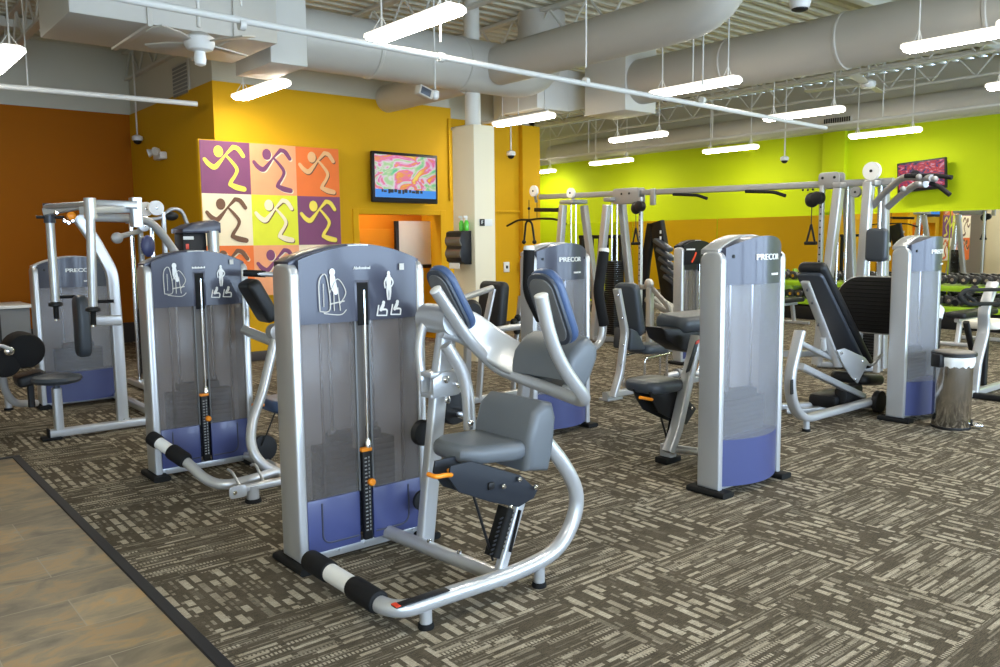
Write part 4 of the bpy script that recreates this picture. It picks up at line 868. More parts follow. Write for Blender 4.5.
mb = MB(); mb.rtube([(ax.x-.03, 7.25, TZ-.02), (ax.x+.25, YB+.1, TZ+.04), (2.02, YB, TZ+.03)], .05, .06, 0, ZA); mb.rtube([(bx.x-.04, 6.62, TZ-.03), (1.78, YB-.1, TZ-.01), (2.0, YB+.1, TZ)], .05, .06, 0, ZA); mb.rtube([(ax.x-.02, 7.25, TZ+.02), (bx.x, 6.65, TZ+.02)], .04, .04, 0, ZA); mb.build('overhead_linkage', S_, R3)
mb = MB(); mb.rtube([(2.02, YB+.05, TZ-.14), (2.02, YB+.05, TZ+.09)], .08, .10, 0, YA); mb.build('head_block', S_, R3)
for (pt, yy, lo) in (((49, 210), 7.25, (55.5, 303)), ((90, 205), 6.60, (93, 308))):
    t_, l_ = P(*pt, Y=yy), P(*lo, Y=yy); dd = (l_-t_).normalized()
    mb = MB(); mb.tube([t_, l_], .032, 0, 18); ar = mb.build('press_arm', S_, R3)
    mb = MB(); mb.lathe(l_, dd, [(.03, -.012), (.05, 0), (.052, .02), (.04, .028)], 20); mb.build('collar', 'black', ar)
    mb = MB(); mb.cyl(l_+dd*.02, l_+dd*.125, .02, seg=14); mb.build('hand_grip', 'foam', ar)
    mb = MB(); mb.cyl(l_+dd*.125, l_+dd*.14, .016, seg=14); mb.build('grip_cap', 'chrome', ar)
    for k in (0,): 
        g_ = l_-dd*.045+V((.03, 0, 0)); mb = MB(); mb.cyl(g_, g_+V((.11, -.02, .0)), .013, seg=12); mb.build('side_peg', 'foam', ar)
    mb = MB(); mb.cyl(t_-dd*.0+V((0, 0, -.10)), t_+V((0, 0, .05)), .042, seg=18); mb.build('arm_pivot', 'darksteel' if yy > 7 else S_, ar)
mb = MB(); mb.tube([(ax.x-.09, 7.25, TZ-.06), (ax.x+.1, 7.22, TZ-.06)], .012); mb.build('range_lever', 'black', R3)
q = P(70, 216, Y=YB-.15); mb = MB(); mb.lathe(q, -YA, [(.012, 0), (.028, .01), (.03, .05), (.015, .06)]); mb.build('orange_knob', 'orange', R3)
for p in ((64, 221), (68, 223), (72, 221), (56, 213)): bolt(R3, P(*p, Y=YB-.1), -YA, .016, .03)
pq = [P(92, 217, Y=YB), P(147, 219, Y=7.2), P(160, 231, Y=7.3), P(178, 256, Y=7.4)]
mb = MB(); mb.tube(pq, .034, .12, 16); mb.build('long_crossover_tube', S_, R3)
q = P(178, 256, Y=7.4); mb = MB(); mb.tube([q, (q.x+.25, 7.45, .9), (q.x+.28, 7.45, .03)], .034, .2); mb.build('crossover_leg', S_, R3)
mb = MB(); mb.lathe((q.x+.28, 7.45, 0), ZA, [(.05, 0), (.05, .03)]); mb.build('rubber_foot', 'rubber', R3)

# ---------------------------------------------------------------- 4  machine cut by the left edge
R4 = thing('weight_machine', 'machine with thick black rollers, cut off by the left edge of the photo', 'weight machine', (1.0, 7.6, 0), 'pin loaded weight machines')
pp = [P(-30, 340, Y=7.6), P(2, 368, Y=7.7), P(4, 390, Y=7.75), P(14, 404, Y=7.8), P(36, 403, Y=8.0)]
mb = MB(); mb.tube(pp, .030, .1, 16); mb.build('frame_tube', S_, R4); q = P(9, 410, Z=0); footpad(R4, q.x, q.y, .14, .03)
for a, b, r in (((3, 362), (-40, 330), .115), ((24, 350), (-10, 345), .14)):
    c = P(*a, Y=7.5); mb = MB(); 
    roller(R4, c+V((0, -.12, 0)), c+V((0, .22, 0)), r, 'thigh_roller')
q = P(9, 351, Y=7.34); mb = MB(); mb.lathe(q, -YA, [(.035, 0), (.035, .02), (.02, .03)]); mb.build('axle_end', 'chrome', R4)
mb = MB(); mb.rtube([P(-30, 362, Y=7.3), P(0, 345, Y=7.3), P(12, 350, Y=7.32)], .03, .035, .03, YA); mb.build('roller_bracket', S_, R4)
mb = MB(); mb.pad(P(30, 378, Y=7.7), .25, .22, .09, YA, (1, 0, .2), .04, .025); mb.build('knee_pad', 'blackpad', R4)
mb = MB(); mb.rtube([P(30, 382, Y=7.75), (P(30, 380, Y=7.75).x, 7.75, .12)], .05, .05, 0, XA); mb.build('pad_post', 'black', R4)
# low cabinet
a, b = P(0, 306, Y=11.2), P(33, 306, Y=11.2)
R = thing('counter_cabinet', 'grey counter cabinet against the rust wall at the left edge', 'cabinet', (a.x-.3, 11.5, 0))
mb = MB(); mb.mm((a.x-1.4, 11.24, .0), (b.x-.03, 11.9, a.z-.04), .01); mb.build('body', 'padback', R)
mb = MB(); mb.mm((a.x-1.45, 11.2, a.z-.04), (b.x, 11.95, a.z), .01); mb.build('counter_top', 'white', R)
mb = MB(); mb.mm((a.x-.02, 11.225, .1), (a.x+.0, 11.24, a.z-.1), .002); mb.build('door_gap', 'black', R)
# ---------------------------------------------------------------- 5  press machine behind the foreground one
R5 = thing('weight_machine', 'press machine with long black bent hand grips on both sides of its navy tower', 'weight machine', (4.2, 4.3, 0), 'pin loaded weight machines')
tower(R5, 4.04, 4.64, 4.50, .15, 'back', zp=1.36, zc=1.44)
for pts, lab in ((((529, 250), (528, 292), (541, 319)), ((541, 319), (548, 335), (560, 352), (575, 356))), (((604, 252), (598, 292), (604, 325)), ((604, 325), (601, 343), (588, 352), (572, 353)))):
    g = [P(*p, Y=3.95) for p in pts]; g2 = [P(*p, Y=3.95) for p in lab]
    mb = MB(); mb.tube([g[0]+V((0, 0, .02))]+g[1:]+g2[1:], .026, .07, 16); a = mb.build('press_arm', S_, R5)
    mb = MB(); mb.tube(g, .036, .06, 18); mb.build('hand_grip', 'foam', a)
    mb = MB(); mb.lathe(g[0]-V((0, 0, .002)), ZA, [(.034, 0), (.036, .012), (.03, .03)], 18); mb.build('grip_cap', 'white', a)
m0 = P(566, 354, Y=3.95); mb = MB(); mb.rtube([(m0.x, 3.95, m0.z+.02), (m0.x, 4.33, m0.z-.05), (m0.x, 4.40, .3)], .06, .08, .1, XA); mb.build('upright', S_, R5)
mb = MB(); mb.rtube([(m0.x, 4.40, .34), (m0.x, 4.42, .05)], .06, .06, 0, XA); mb.rtube([(m0.x, 4.55, .05), (m0.x, 4.30, .05)], .06, .06); mb.build('base_beam', S_, R5)

# ---------------------------------------------------------------- 6  right tower with seat behind it
R6 = thing('weight_machine', 'nearest weight machine on the right, its low slate seat has an orange lever', 'weight machine', (4.15, 3.1, 0), 'pin loaded weight machines')
tower(R6, 3.855, 4.495, 2.74, .15, 'back', zp=1.385, zc=1.475)
YM = 3.28
mb = MB(); mb.rtube([P(697, 336, Y=YM), P(676, 430, Y=YM), P(668, 452, Y=YM)], .075, .055, 0, XA, .012); ur = mb.build('upright', S_, R6)
a, b = P(700, 340, Y=YM-.045), P(690, 372, Y=YM-.045)
mb = MB(); mb.prism(rrect(.045, (a-b).length, .01), (a+b)/2+V((-.01, .01, 0)), (1, 0, .25), (a-b).normalized(), .006, .001); pl = mb.build('placard', 'black', ur)
mb = MB(); mb.prism(rrect(.043, .025, .006), a+V((-.012, .005, -.01)), (1, 0, .25), (a-b).normalized(), .008, .001); mb.build('red_heading', 'red', pl)
f = P(668, 462, Z=0); mb = MB(); mb.box((f.x, f.y, .022), (.16, .10, .044), .012); mb.build('rubber_foot', 'rubber', R6)
mb = MB(); mb.rtube([(f.x, f.y, .04), (f.x, f.y, .12)], .07, .09, 0, YA); mb.build('foot_block', S_, R6)
mb = MB(); mb.tube([(f.x+.02, f.y+.02, .09), (4.42, 2.95, .085)], .026); mb.build('base_tube', S_, R6)
mb = MB(); mb.prism(rrect(.33, .31, .10, 5), (4.12, 3.43, .53), XA, YA, .075, .03, 4); mb.build('seat', 'pad', R6)
c = P(706, 320, Y=3.45); mb = MB(); mb.pad((c.x-.08, 3.47, c.z-.0), .62, .26, .11, XA, (0, 1, .1), .07, .045); mb.build('thigh_pad', 'pad', R6)
pg = [(P(x, y, Y=3.36).x, P(x, y, Y=3.36).z) for x, y in ((664, 328), (720, 328), (720, 354), (700, 354), (684, 351), (668, 340))]
mb = MB(); mb.prism(pg, (0, 3.45, 0), XA, ZA, .16, .02); mb.build('pad_housing', 'black', R6)
pg = [(P(x, y, Y=3.36).x, P(x, y, Y=3.36).z) for x, y in ((645, 391), (672, 390), (685, 400), (692, 408), (682, 424), (672, 420), (655, 412), (648, 400))]
for y in (3.33, 3.46): mb = MB(); mb.prism(pg, (0, y, 0), XA, ZA, .014, .004); mb.build('side_plate', 'black', R6)
for x, y in ((678, 406), (691, 408), (681, 419)): bolt(R6, P(x, y, Y=3.32), -YA, .012)
a, b = P(671, 445, Y=3.38), P(676, 418, Y=3.38); mb = MB(); mb.rtube([a, b], .05, .08, 0, YA); mb.build('strut_bellows', 'rubber', R6)
mb = MB(); mb.cyl(P(669, 446, Y=3.36), P(661, 418, Y=3.36), .007, seg=8); mb.build('gas_strut', 'black', R6)
mb = MB(); mb.tube([P(640, 397.5, Y=3.30), P(652, 399.5, Y=3.33)], .010); mb.build('orange_lever', 'orange', R6)
mb = MB(); mb.rtube([P(674, 440, Y=3.42), P(682, 405, Y=3.42)], .035, .04, 0, YA); mb.build('seat_post', S_, R6)

# ---------------------------------------------------------------- 7  leg press
R7 = thing('weight_machine', 'leg press with a black ribbed foot plate and steeply reclined black back pad', 'weight machine', (6.5, 3.2, 0), 'pin loaded weight machines')
tower(R7, 6.53, 7.12, 2.93, .14, 'back', zp=1.375, zc=1.465, bow=.10)
mb = MB(); n = 10; W0, W1, Z0, Z1 = 3.10, 3.77, .63, 1.13
pg = [(W0, Z0), (W1-.05, Z0), (W1, Z0+.05)]+[(W1-.22+.22*math.cos(t), Z1-.22+.22*math.sin(t)) for t in [k*PI/2/n for k in range(n+1)]]+[(W0, Z1)]
mb.prism(pg, (7.02, 0, 0), YA, ZA, .035, .008); fp = mb.build('foot_plate', 'silver', R7)
mb = MB(); mb.prism([(W0+(y-W0)*.985, Z0+.012+(z-Z0)*.955) for y, z in pg], (6.998, 0, 0), YA, ZA, .014, .004); tr = mb.build('tread', 'black', fp)
mb = MB(); z = Z0+.04
while z < Z1-.05: mb.mm((6.985, W0+.02, z), (6.993, W1-.04-(max(0, z-(Z1-.2))*.7), z+.010), .002); z += .034
mb.build('tread_ribs', 'rubber', tr)
mb = MB(); mb.rtube([(7.06, 3.2, .9), (7.08, 3.2, .35), (7.0, 3.2, .1)], .06, .08); mb.build('plate_arm', 'black', R7)
YL = 3.5
t_, b_ = P(804, 268, Y=YL), P(856, 372, Y=YL); uy = (t_-b_).normalized(); nn = V((-uy.z, 0, uy.x)); nn = nn if nn.z > 0 else -nn
c = (t_+b_)/2
mb = MB(); mb.pad(c+nn*.055+V((.05, 0, -.0)), .24, (t_-b_).length*.98, .09, YA, uy, .05, .04); mb.build('back_pad', 'blackpad', R7)
mb = MB(); mb.pad(c-V((-.03, 0, 0)), .22, (t_-b_).length*.90, .035, YA, uy, .04, .01); mb.build('pad_shell', 'darksteel', R7)
mb = MB(); mb.rtube([P(805, 282, Y=3.33), P(838, 366, Y=3.33)], .03, .07, 0, YA); fr = mb.build('back_rail', S_, R7)
for q in ((807, 290), (812, 303), (818, 325), (825, 340)): bolt(fr, P(*q, Y=3.31), -YA, .012, .006, 'black')

q = P(857, 378, Y=YL); mb = MB(); mb.prism(rrect(.36, .36, .08, 5), (q.x, YL, q.z), (1, 0, -.12), YA, .09, .035, 4); mb.build('seat', 'blackpad', R7)
pg = [(P(x, y, Y=3.3).x, P(x, y, Y=3.3).z) for x, y in ((834, 350), (842, 348), (862, 357), (866, 362), (858, 377), (855, 383), (849, 377), (841, 365))]
mb = MB(); mb.prism(pg, (0, 3.28, 0), XA, ZA, .012, .004); mb.build('side_plate', S_, R7)
for q in ((841, 353), (862, 361), (855, 379)): bolt(R7, P(*q, Y=3.27), -YA, .012)
lp = [P(800, 331, Y=3.28), P(789, 378, Y=3.28), P(792, 405, Y=3.28), P(803, 419, Y=3.28), P(835, 411, Y=3.28), P(884, 398, Y=3.28)]
for v in lp[-3:]: v.z = .10
mb = MB(); mb.rtube(lp, .055, .085, .12, YA, .02); lo = mb.build('front_loop', S_, R7)
q = P(790, 392, Y=3.24); mb = MB(); mb.prism(rrect(.04, .11, .008), P(792, 387, Y=3.245), XA, ZA, .006, .001); mb.build('sticker', 'black', lo)
footpad(R7, lp[3].x+.05, 3.28, .09); footpad(R7, 6.85, 3.28, .09)
mb = MB(); mb.rtube([P(800, 343, Y=3.38), P(846, 366, Y=3.38)], .04, .05, 0, YA); mb.rtube([P(800, 366, Y=3.38), P(862, 396, Y=3.38)], .05, .07, 0, YA); mb.build('slide_rail', S_, R7)
mb = MB(); mb.rtube([P(786, 354, Y=3.7), P(840, 352, Y=3.7)], .05, .12, 0, YA); mb.build('rear_beam', S_, R7)
mb = MB(); mb.rtube([P(786, 412, Y=3.75), (6.95, 3.2, .07)], .05, .05); mb.rtube([(6.1, 3.85, .05), (6.9, 3.4, .05)], .06, .05); mb.build('base_beam', S_, R7)
q = P(838, 402, Y=3.5); mb = MB(); mb.box((q.x, 3.55, .10), (.36, .26, .12), .04); mb.build('carriage_cover', 'black', R7)
q = P(851, 395, Y=3.4); mb = MB(); mb.box((q.x, 3.42, q.z), (.30, .12, .18), .04); mb.build('carriage_block', 'black', R7)
q = P(876, 401, Y=3.25); mb = MB(); mb.lathe((q.x, 3.2, q.z), YA, [(.04, 0), (.09, .004), (.09, .05), (.04, .055)]); mb.build('pulley', 'black', R7)
mb = MB(); mb.tube([P(862, 362, Y=3.3), P(872, 366, Y=3.27), P(882, 354, Y=3.27)], .012, .04); mb.build('side_handle', S_, R7)
mb = MB(); mb.tube([P(823, 338, Y=3.3), P(824, 350, Y=3.3)], .022); mb.build('adjuster_peg', S_, R7)
q = P(938, 312, Y=3.2); mb = MB(); mb.box((q.x-.03, 3.2, q.z), (.12, .10, .13), .03, Matrix.Rotation(.5, 3, 'Y')); mb.build('arm_end', 'white', R7)
mb = MB(); mb.rtube([(q.x-.04, 3.2, q.z-.05), (q.x-.08, 3.2, .05)], .05, .09, 0, YA); mb.build('rear_upright', 'black', R7)

# ---------------------------------------------------------------- pedal bin
f = P(956, 431, Z=0); bc = V((f.x+.11, f.y+.085, 0)); rr_ = .135; hB = .525
R8 = thing('pedal_bin', 'round brushed steel pedal bin with a white bag over its rim, beside the leg press', 'bin', bc)
mb = MB(); mb.lathe(bc, ZA, [(rr_-.004, .0), (rr_, .012), (rr_, hB), (rr_-.01, hB+.002)], 40); mb.build('body', 'steel', R8)
mb = MB(); mb.lathe(bc, ZA, [(rr_+.002, 0), (rr_+.004, .006), (rr_+.002, .018)], 40); mb.build('base_ring', 'black', R8)
mb = MB(); b = bmesh.new(); seg = 60; rings = []
for r, z, wv in ((rr_+.004, hB-.045, .006), (rr_+.012, hB-.01, .004), (rr_+.014, hB+.02, .002), (rr_+.005, hB+.034, 0)):
    rings.append([b.verts.new(bc+V(((r+wv*math.sin(k*7.3))*math.cos(2*PI*k/seg), (r+wv*math.sin(k*7.3))*math.sin(2*PI*k/seg), z+.008*math.sin(k*1.7)*(wv > .005)))) for k in range(seg)])
for i in range(3):
    for k in range(seg): b.faces.new((rings[i][k], rings[i][(k+1) % seg], rings[i+1][(k+1) % seg], rings[i+1][k]))
mb.merge(b); mb.build('bag_rim', 'white', R8)
mb = MB(); mb.lathe(bc+ZA*(hB+.03), ZA, [(rr_+.012, 0), (rr_+.024, .008), (rr_+.022, .028), (rr_+.008, .034)], 40); ld = mb.build('lid_ring', 'black', R8)
mb = MB(); mb.lathe(bc+ZA*(hB+.056), ZA, [(rr_+.01, 0), (rr_, .010), (rr_*.6, .018), (.001, .02)], 40); mb.build('lid', 'channel', ld)
pd = V((.55, -.83, 0)).normalized(); mb = MB(); mb.box(bc+pd*(rr_+.045)+V((0, 0, .028)), (.07, .085, .014), .006, Matrix.Rotation(math.atan2(pd.y, pd.x), 3, 'Z')); mb.build('pedal', 'chrome', R8)
mb = MB(); mb.box(bc+pd*(rr_+.003)+V((0, 0, .045)), (.012, .07, .05), .004, Matrix.Rotation(math.atan2(pd.y, pd.x), 3, 'Z')); mb.build('pedal_slot', 'black', R8)
hd_ = V((-.75, .3, 0)).normalized(); mb = MB(); mb.box(bc+hd_*(rr_+.02)+V((0, 0, hB)), (.05, .09, .10), .01, Matrix.Rotation(math.atan2(hd_.y, hd_.x), 3, 'Z')); mb.build('lid_hinge', 'black', R8)

# ---------------------------------------------------------------- 9  machine with loop handles at the right edge
Y9 = 3.0
R9 = thing('weight_bench_machine', 'silver machine with black loop handles and pale seat at the right edge', 'weight machine', P(975, 366, Y=Y9)*V((1, 1, 0)) if False else V((P(975, 366, Y=Y9).x, Y9, 0)))
mb = MB(); mb.rtube([P(993, 283, Y=Y9), P(984, 310, Y=Y9), P(984, 330, Y=Y9), P(976, 362, Y=Y9), V((P(974, 370, Y=Y9).x, Y9, .04))], .05, .10, .06, YA, .015); mb.build('upright', S_, R9)
a = P(962, 298, Y=Y9); e = P(1030, 290, Y=Y9)
mb = MB(); mb.tube([P(1035, 289, Y=Y9-.05), P(965, 290, Y=Y9-.05), P(958, 297, Y=Y9-.05), P(968, 304, Y=Y9-.05), P(1035, 303, Y=Y9-.05)], .018, .06); mb.build('loop_handle', 'foam', R9)
mb = MB(); mb.tube([P(964, 294, Y=Y9), P(980, 305, Y=Y9)], .016); mb.tube([P(955, 303, Y=Y9+.1), P(975, 288, Y=Y9+.1)], .03); mb.build('inner_grip', 'foam', R9)
xb = P(985, 325, Y=Y9).x
mb = MB(); mb.prism(rrect(.5, .34, .08, 4), (xb+.35, Y9+.1, P(985, 327, Y=Y9).z), XA, YA, .07, .025, 3); mb.build('seat', 'paper', R9)
mb = MB(); mb.rtube([P(966, 322, Y=Y9+.1), P(972, 350, Y=Y9+.1), (P(974, 350, Y=Y9).x+.35, Y9+.1, P(972, 350, Y=Y9+.1).z)], .04, .05, .03, YA); mb.rtube([(xb+.3, Y9+.1, P(985, 330, Y=Y9).z), (xb+.3, Y9+.1, .04)], .06, .06, 0, XA); mb.build('seat_frame', 'black', R9)
mb = MB(); mb.rtube([(P(970, 368, Y=Y9).x-.2, Y9, .04), (xb+.8, Y9, .04)], .06, .06); mb.build('base_beam', S_, R9)
mb = MB(); mb.rtube([(P(970, 368, Y=Y9).x+.05, Y9-.35, .03), (P(970, 368, Y=Y9).x+.05, Y9+.35, .03)], .07, .05); mb.build('cross_foot', 'black', R9)

# ---------------------------------------------------------------- 10 grey tower behind
R10 = thing('weight_machine', 'distant grey weight machine with a red slash on its dark header', 'weight machine', (7.9, 6.2, 0), 'pin loaded weight machines')
hd0 = tower(R10, 7.74, 8.36, 6.05, .13, 'user', zp=1.37, zc=1.45, logo=False, head='black')
mb = MB(); mb.mm((7.77, 6.035, 1.17), (8.06, 6.043, 1.33), .004); sg = mb.build('header_screen', 'rubber', R10)
mb = MB(); stroke(mb, [(.0, .0, .012), (.04, .05, .012), (.07, .10, .012)], (7.90, 6.034, 1.20), XA, ZA, .004); mb.build('red_slash', 'red', sg)
mb = MB(); mb.mm((7.80, 6.030, 1.335), (7.95, 6.04, 1.352)); mb.build('white_mark', 'white', sg)

# ---------------------------------------------------------------- 11 upright seat machine
R11 = thing('weight_bench_machine', 'seat with tall slate backrest on a silver frame, left of the nearest right tower', 'weight machine', (5.7, 5.1, 0))
YQ = 5.0
mb = MB(); mb.rtube([P(617, 289, Y=YQ), P(625, 332, Y=YQ), P(620, 372, Y=YQ), P(613, 397, Y=YQ)], .045, .075, .06, YA, .012); fr = mb.build('back_frame', S_, R11)
for q in ((618, 295), (622, 318), (623, 345), (620, 365)): bolt(fr, P(*q, Y=YQ-.025), -YA, .012)
q = P(611, 400, Z=0); mb = MB(); mb.box((q.x+.02, q.y+.02, .012), (.20, .12, .024), .006); mb.build('foot_plate', S_, R11)
a, b = P(624, 283, Y=5.15), P(631, 336, Y=5.15); uy = (a-b).normalized()
mb = MB(); mb.pad((a+b)/2+V((.03, 0, 0)), .27, (a-b).length, .09, YA, uy, .07, .03); mb.build('back_pad', 'pad', R11)
q = P(648, 348, Y=5.15); mb = MB(); mb.prism(rrect(.36, .32, .10, 5), (q.x, 5.15, q.z), (1, 0, -.05), YA, .09, .035, 4); mb.build('seat', 'pad', R11)
q2 = P(636, 346, Y=5.1); mb = MB(); mb.prism([(-.1, 0), (.14, -.02), (.02, .16), (-.08, .20)], (q2.x-.05, 5.15, q2.z-.02), XA, ZA, .22, .02); mb.build('seat_wedge', 'pad', R11)
mb = MB(); x_, z_ = q.x, q.z-.07
mb.tube([(x_-.2, 5.02, z_-.30), (x_-.2, 5.02, z_), (x_+.18, 5.02, z_+.02), (x_+.20, 5.02, z_-.05)], .013, .04); mb.tube([(x_-.2, 5.28, z_-.30), (x_-.2, 5.28, z_), (x_+.18, 5.28, z_+.02)], .013, .04); mb.tube([(x_+.15, 5.0, z_+.015), (x_+.15, 5.30, z_+.015)], .011); mb.tube([(x_+.02, 5.02, z_), (x_+.02, 5.02, z_-.30)], .013); mb.tube([(x_+.12, 5.02, z_), (x_+.12, 5.02, z_-.30)], .013); mb.build('chrome_cradle', 'chrome', R11)
mb = MB(); mb.rtube([(P(613, 397, Y=YQ).x, 5.1, .06), (x_+.8, 5.1, .06)], .06, .06); mb.rtube([(x_, 5.15, z_-.28), (x_, 5.12, .05)], .08, .08, 0, XA); mb.build('base_beam', S_, R11)
mb = MB(); mb.tube([(x_+.2, 5.1, z_-.22), (x_+.35, 5.05, z_-.2), (x_+.75, 5.0, z_-.24)], .030, .05); mb.build('front_arm', S_, R11)
mb = MB(); mb.tube([(x_+.38, 5.0, z_-.16), (x_+.55, 4.98, z_+.02), (x_+.65, 5.0, z_-.02), (x_+.60, 5.02, z_-.2)], .012, .05); mb.build('cage_handle', 'chrome', R11)
for k in range(3): 
    mb = MB(); mb.cyl((x_+.32+k*.07, 5.06, z_-.20), (x_+.35+k*.07, 5.06, z_-.20), .045, seg=18); mb.build('adjuster_ring', 'silver2', R11)

# ---------------------------------------------------------------- 12 recliner behind the foreground machine
R12 = thing('weight_bench_machine', 'bench with a tilted black back pad, right below the paper towel dispenser', 'weight machine', (4.5, 5.9, 0))
Y12 = 5.9
a, b = P(498, 285, Y=Y12), P(494, 336, Y=Y12); uy = (a-b).normalized()
mb = MB(); mb.pad((a+b)/2+V((.04, .1, 0)), .34, (a-b).length+.06, .12, YA, uy, .06, .04); mb.build('back_pad', 'blackpad', R12)
mb = MB(); mb.rtube([P(493, 289, Y=Y12-.1), P(483, 336, Y=Y12-.1), (P(478, 350, Y=Y12-.1).x, Y12-.1, .05)], .03, .07, 0, YA); mb.build('back_frame', S_, R12)
mb = MB(); mb.tube([P(492, 288, Y=Y12-.12), P(440, 306, Y=Y12-.3)], .028); mb.build('top_bar', S_, R12)
mb = MB(); mb.tube([P(530, 325, Y=Y12-.1), P(466, 334, Y=Y12-.2)], .030); mb.build('lower_bar', S_, R12)
mb = MB(); mb.rtube([P(521, 296, Y=Y12), P(515, 350, Y=Y12), (P(513, 380, Y=Y12).x, Y12, .04)], .03, .06, 0, YA); mb.build('thin_upright', S_, R12)
for k, q in enumerate(((518, 318), (517, 331), (514, 322))): mb = MB(); mb.ball(P(*q, Y=Y12-.08), .035); mb.build('knob', 'black', R12)
q = P(468, 312, Y=Y12-.3); mb = MB(); mb.lathe(q, -YA, [(.05, 0), (.10, .01), (.11, .05), (.08, .08)]); mb.build('round_pad', 'blackpad', R12)
mb = MB(); mb.rtube([(q.x, q.y, q.z), (q.x+.05, q.y+.1, .05)], .05, .06, 0, XA); mb.build('pad_post', S_, R12)
mb = MB(); mb.rtube([(q.x, Y12-.1, .04), (P(521, 380, Y=Y12).x+.1, Y12-.05, .04)], .06, .06); mb.build('base_beam', S_, R12)

# ---------------------------------------------------------------- 13 cable crossover
GXc = 8.8
R13 = thing('cable_crossover', 'long cable crossover: two grey tower stations joined by a high beam before the lime wall', 'cable machine', (GXc, 7, 0))
def upr(p1, p2, X, w=.09, d=.10, m='silver', name='upright'):
    a, b = P(*p1, X=X), P(*p2, X=X); t = (b-a).normalized(); k = (a.z-.04)/(a.z-b.z); e = a+(b-a)*k
    e.y = a.y+(b.y-a.y)*min(k, 1.6)
    mb = MB(); mb.rtube([a, e], d, w, 0, YA, .02); o = mb.build(name, m, R13)
    return a, e
zb1, zb2 = P(600, 197, X=GXc).z, P(850, 184, X=GXc).z
bz = (zb1+zb2)/2
yl, yr = P(540, 195, X=GXc).y, P(893, 184, X=GXc).y
mb = MB(); mb.rtube([(GXc, yl, P(540, 197, X=GXc).z), (GXc, yr, zb2)], .06, .075, 0, ZA); bm_ = mb.build('top_beam', 'silver2', R13)
for p in ((803, 190), (808, 190), (813, 189.5)): bolt(bm_, P(*p, X=GXc-.03), -XA, .014, .006, 'black')
legs = []
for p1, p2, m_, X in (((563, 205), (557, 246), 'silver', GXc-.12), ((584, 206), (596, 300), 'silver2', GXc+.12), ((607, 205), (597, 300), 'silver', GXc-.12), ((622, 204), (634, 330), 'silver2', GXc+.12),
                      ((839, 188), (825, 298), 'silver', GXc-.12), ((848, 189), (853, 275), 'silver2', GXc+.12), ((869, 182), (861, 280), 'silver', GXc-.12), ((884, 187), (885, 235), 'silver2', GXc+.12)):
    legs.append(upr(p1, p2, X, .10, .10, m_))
for i in range(0, 8, 2):
    a, b = legs[i], legs[i+1]
    mb = MB(); mb.rtube([(a[1].x, a[1].y, .045), (b[1].x, b[1].y, .045)], .08, .07); mb.build('foot_rail', 'silver2', R13)
    mb = MB(); ym = (a[0].y+b[0].y)/2; mb.mm((GXc-.16, min(a[0].y, b[0].y)-.04, bz-.06), (GXc+.16, max(a[0].y, b[0].y)+.04, bz), .015); hb_ = mb.build('head_block', 'silver2', R13)
    for s_ in (-.05, .05):
        mb = MB(); mb.cyl((GXc, ym+s_, .1), (GXc, ym+s_, bz-.04), .012, seg=10); mb.build('guide_rod', 'chrome', R13)
    mb = MB(); z = .12
    while z < (1.15 if i < 4 else .62): mb.mm((GXc-.10, ym-.09, z), (GXc+.10, ym+.09, z+.026), .003); z += .030
    mb.build('weight_stack', 'black', R13)
for (x0_, y0_, x1_, y1_) in ((613, 189, 639, 203), (819, 173, 839, 188)):
    a, b = P(x0_, y0_, X=GXc-.06), P(x1_, y1_, X=GXc-.06); c = (a+b)/2
    mb = MB(); mb.prism(rrect(abs(a.y-b.y), abs(a.z-b.z), .04), c, YA, ZA, .02, .004); mb.prism(rrect(abs(a.y-b.y), abs(a.z-b.z), .04), c+V((.12, 0, 0)), YA, ZA, .02, .004); pt_ = mb.build('pulley_plate', 'silver2', R13)
    for s_ in (-.07, .07): bolt(pt_, c+V((-.012, s_, .03)), -XA, .016, .006, 'black')
for px, py, r in ((534, 191, .085), (571, 193, .075), (872, 171, .095)):
    c = P(px, py, X=GXc-.05); mb = MB(); mb.lathe(c, XA, [(r*.7, -.022), (r, -.020), (r*.93, 0), (r, .020), (r*.7, .022)], 28); o = mb.build('pulley_wheel', 'white', R13); bolt(o, c-XA*.022, -XA, .016, .008, 'black')
    mb = MB(); mb.rtube([c, (GXc, c.y, bz)], .03, .05, 0, YA); mb.build('pulley_fork', 'silver2', R13)
c = P(856, 192, X=GXc-.1); mb = MB(); mb.lathe(c, XA, [(.05, -.02), (.06, -.01), (.06, .01), (.05, .02)], 22); o = mb.build('pulley_wheel', 'silver2', R13); bolt(o, c-XA*.02, -XA, .012, .006, 'black')
c = P(653, 196, X=GXc-.03); mb = MB(); mb.mm((c.x-.02, c.y-.04, c.z-.12), (c.x+.02, c.y+.04, c.z+.10), .006); mb.build('beam_hanger', 'silver2', R13)
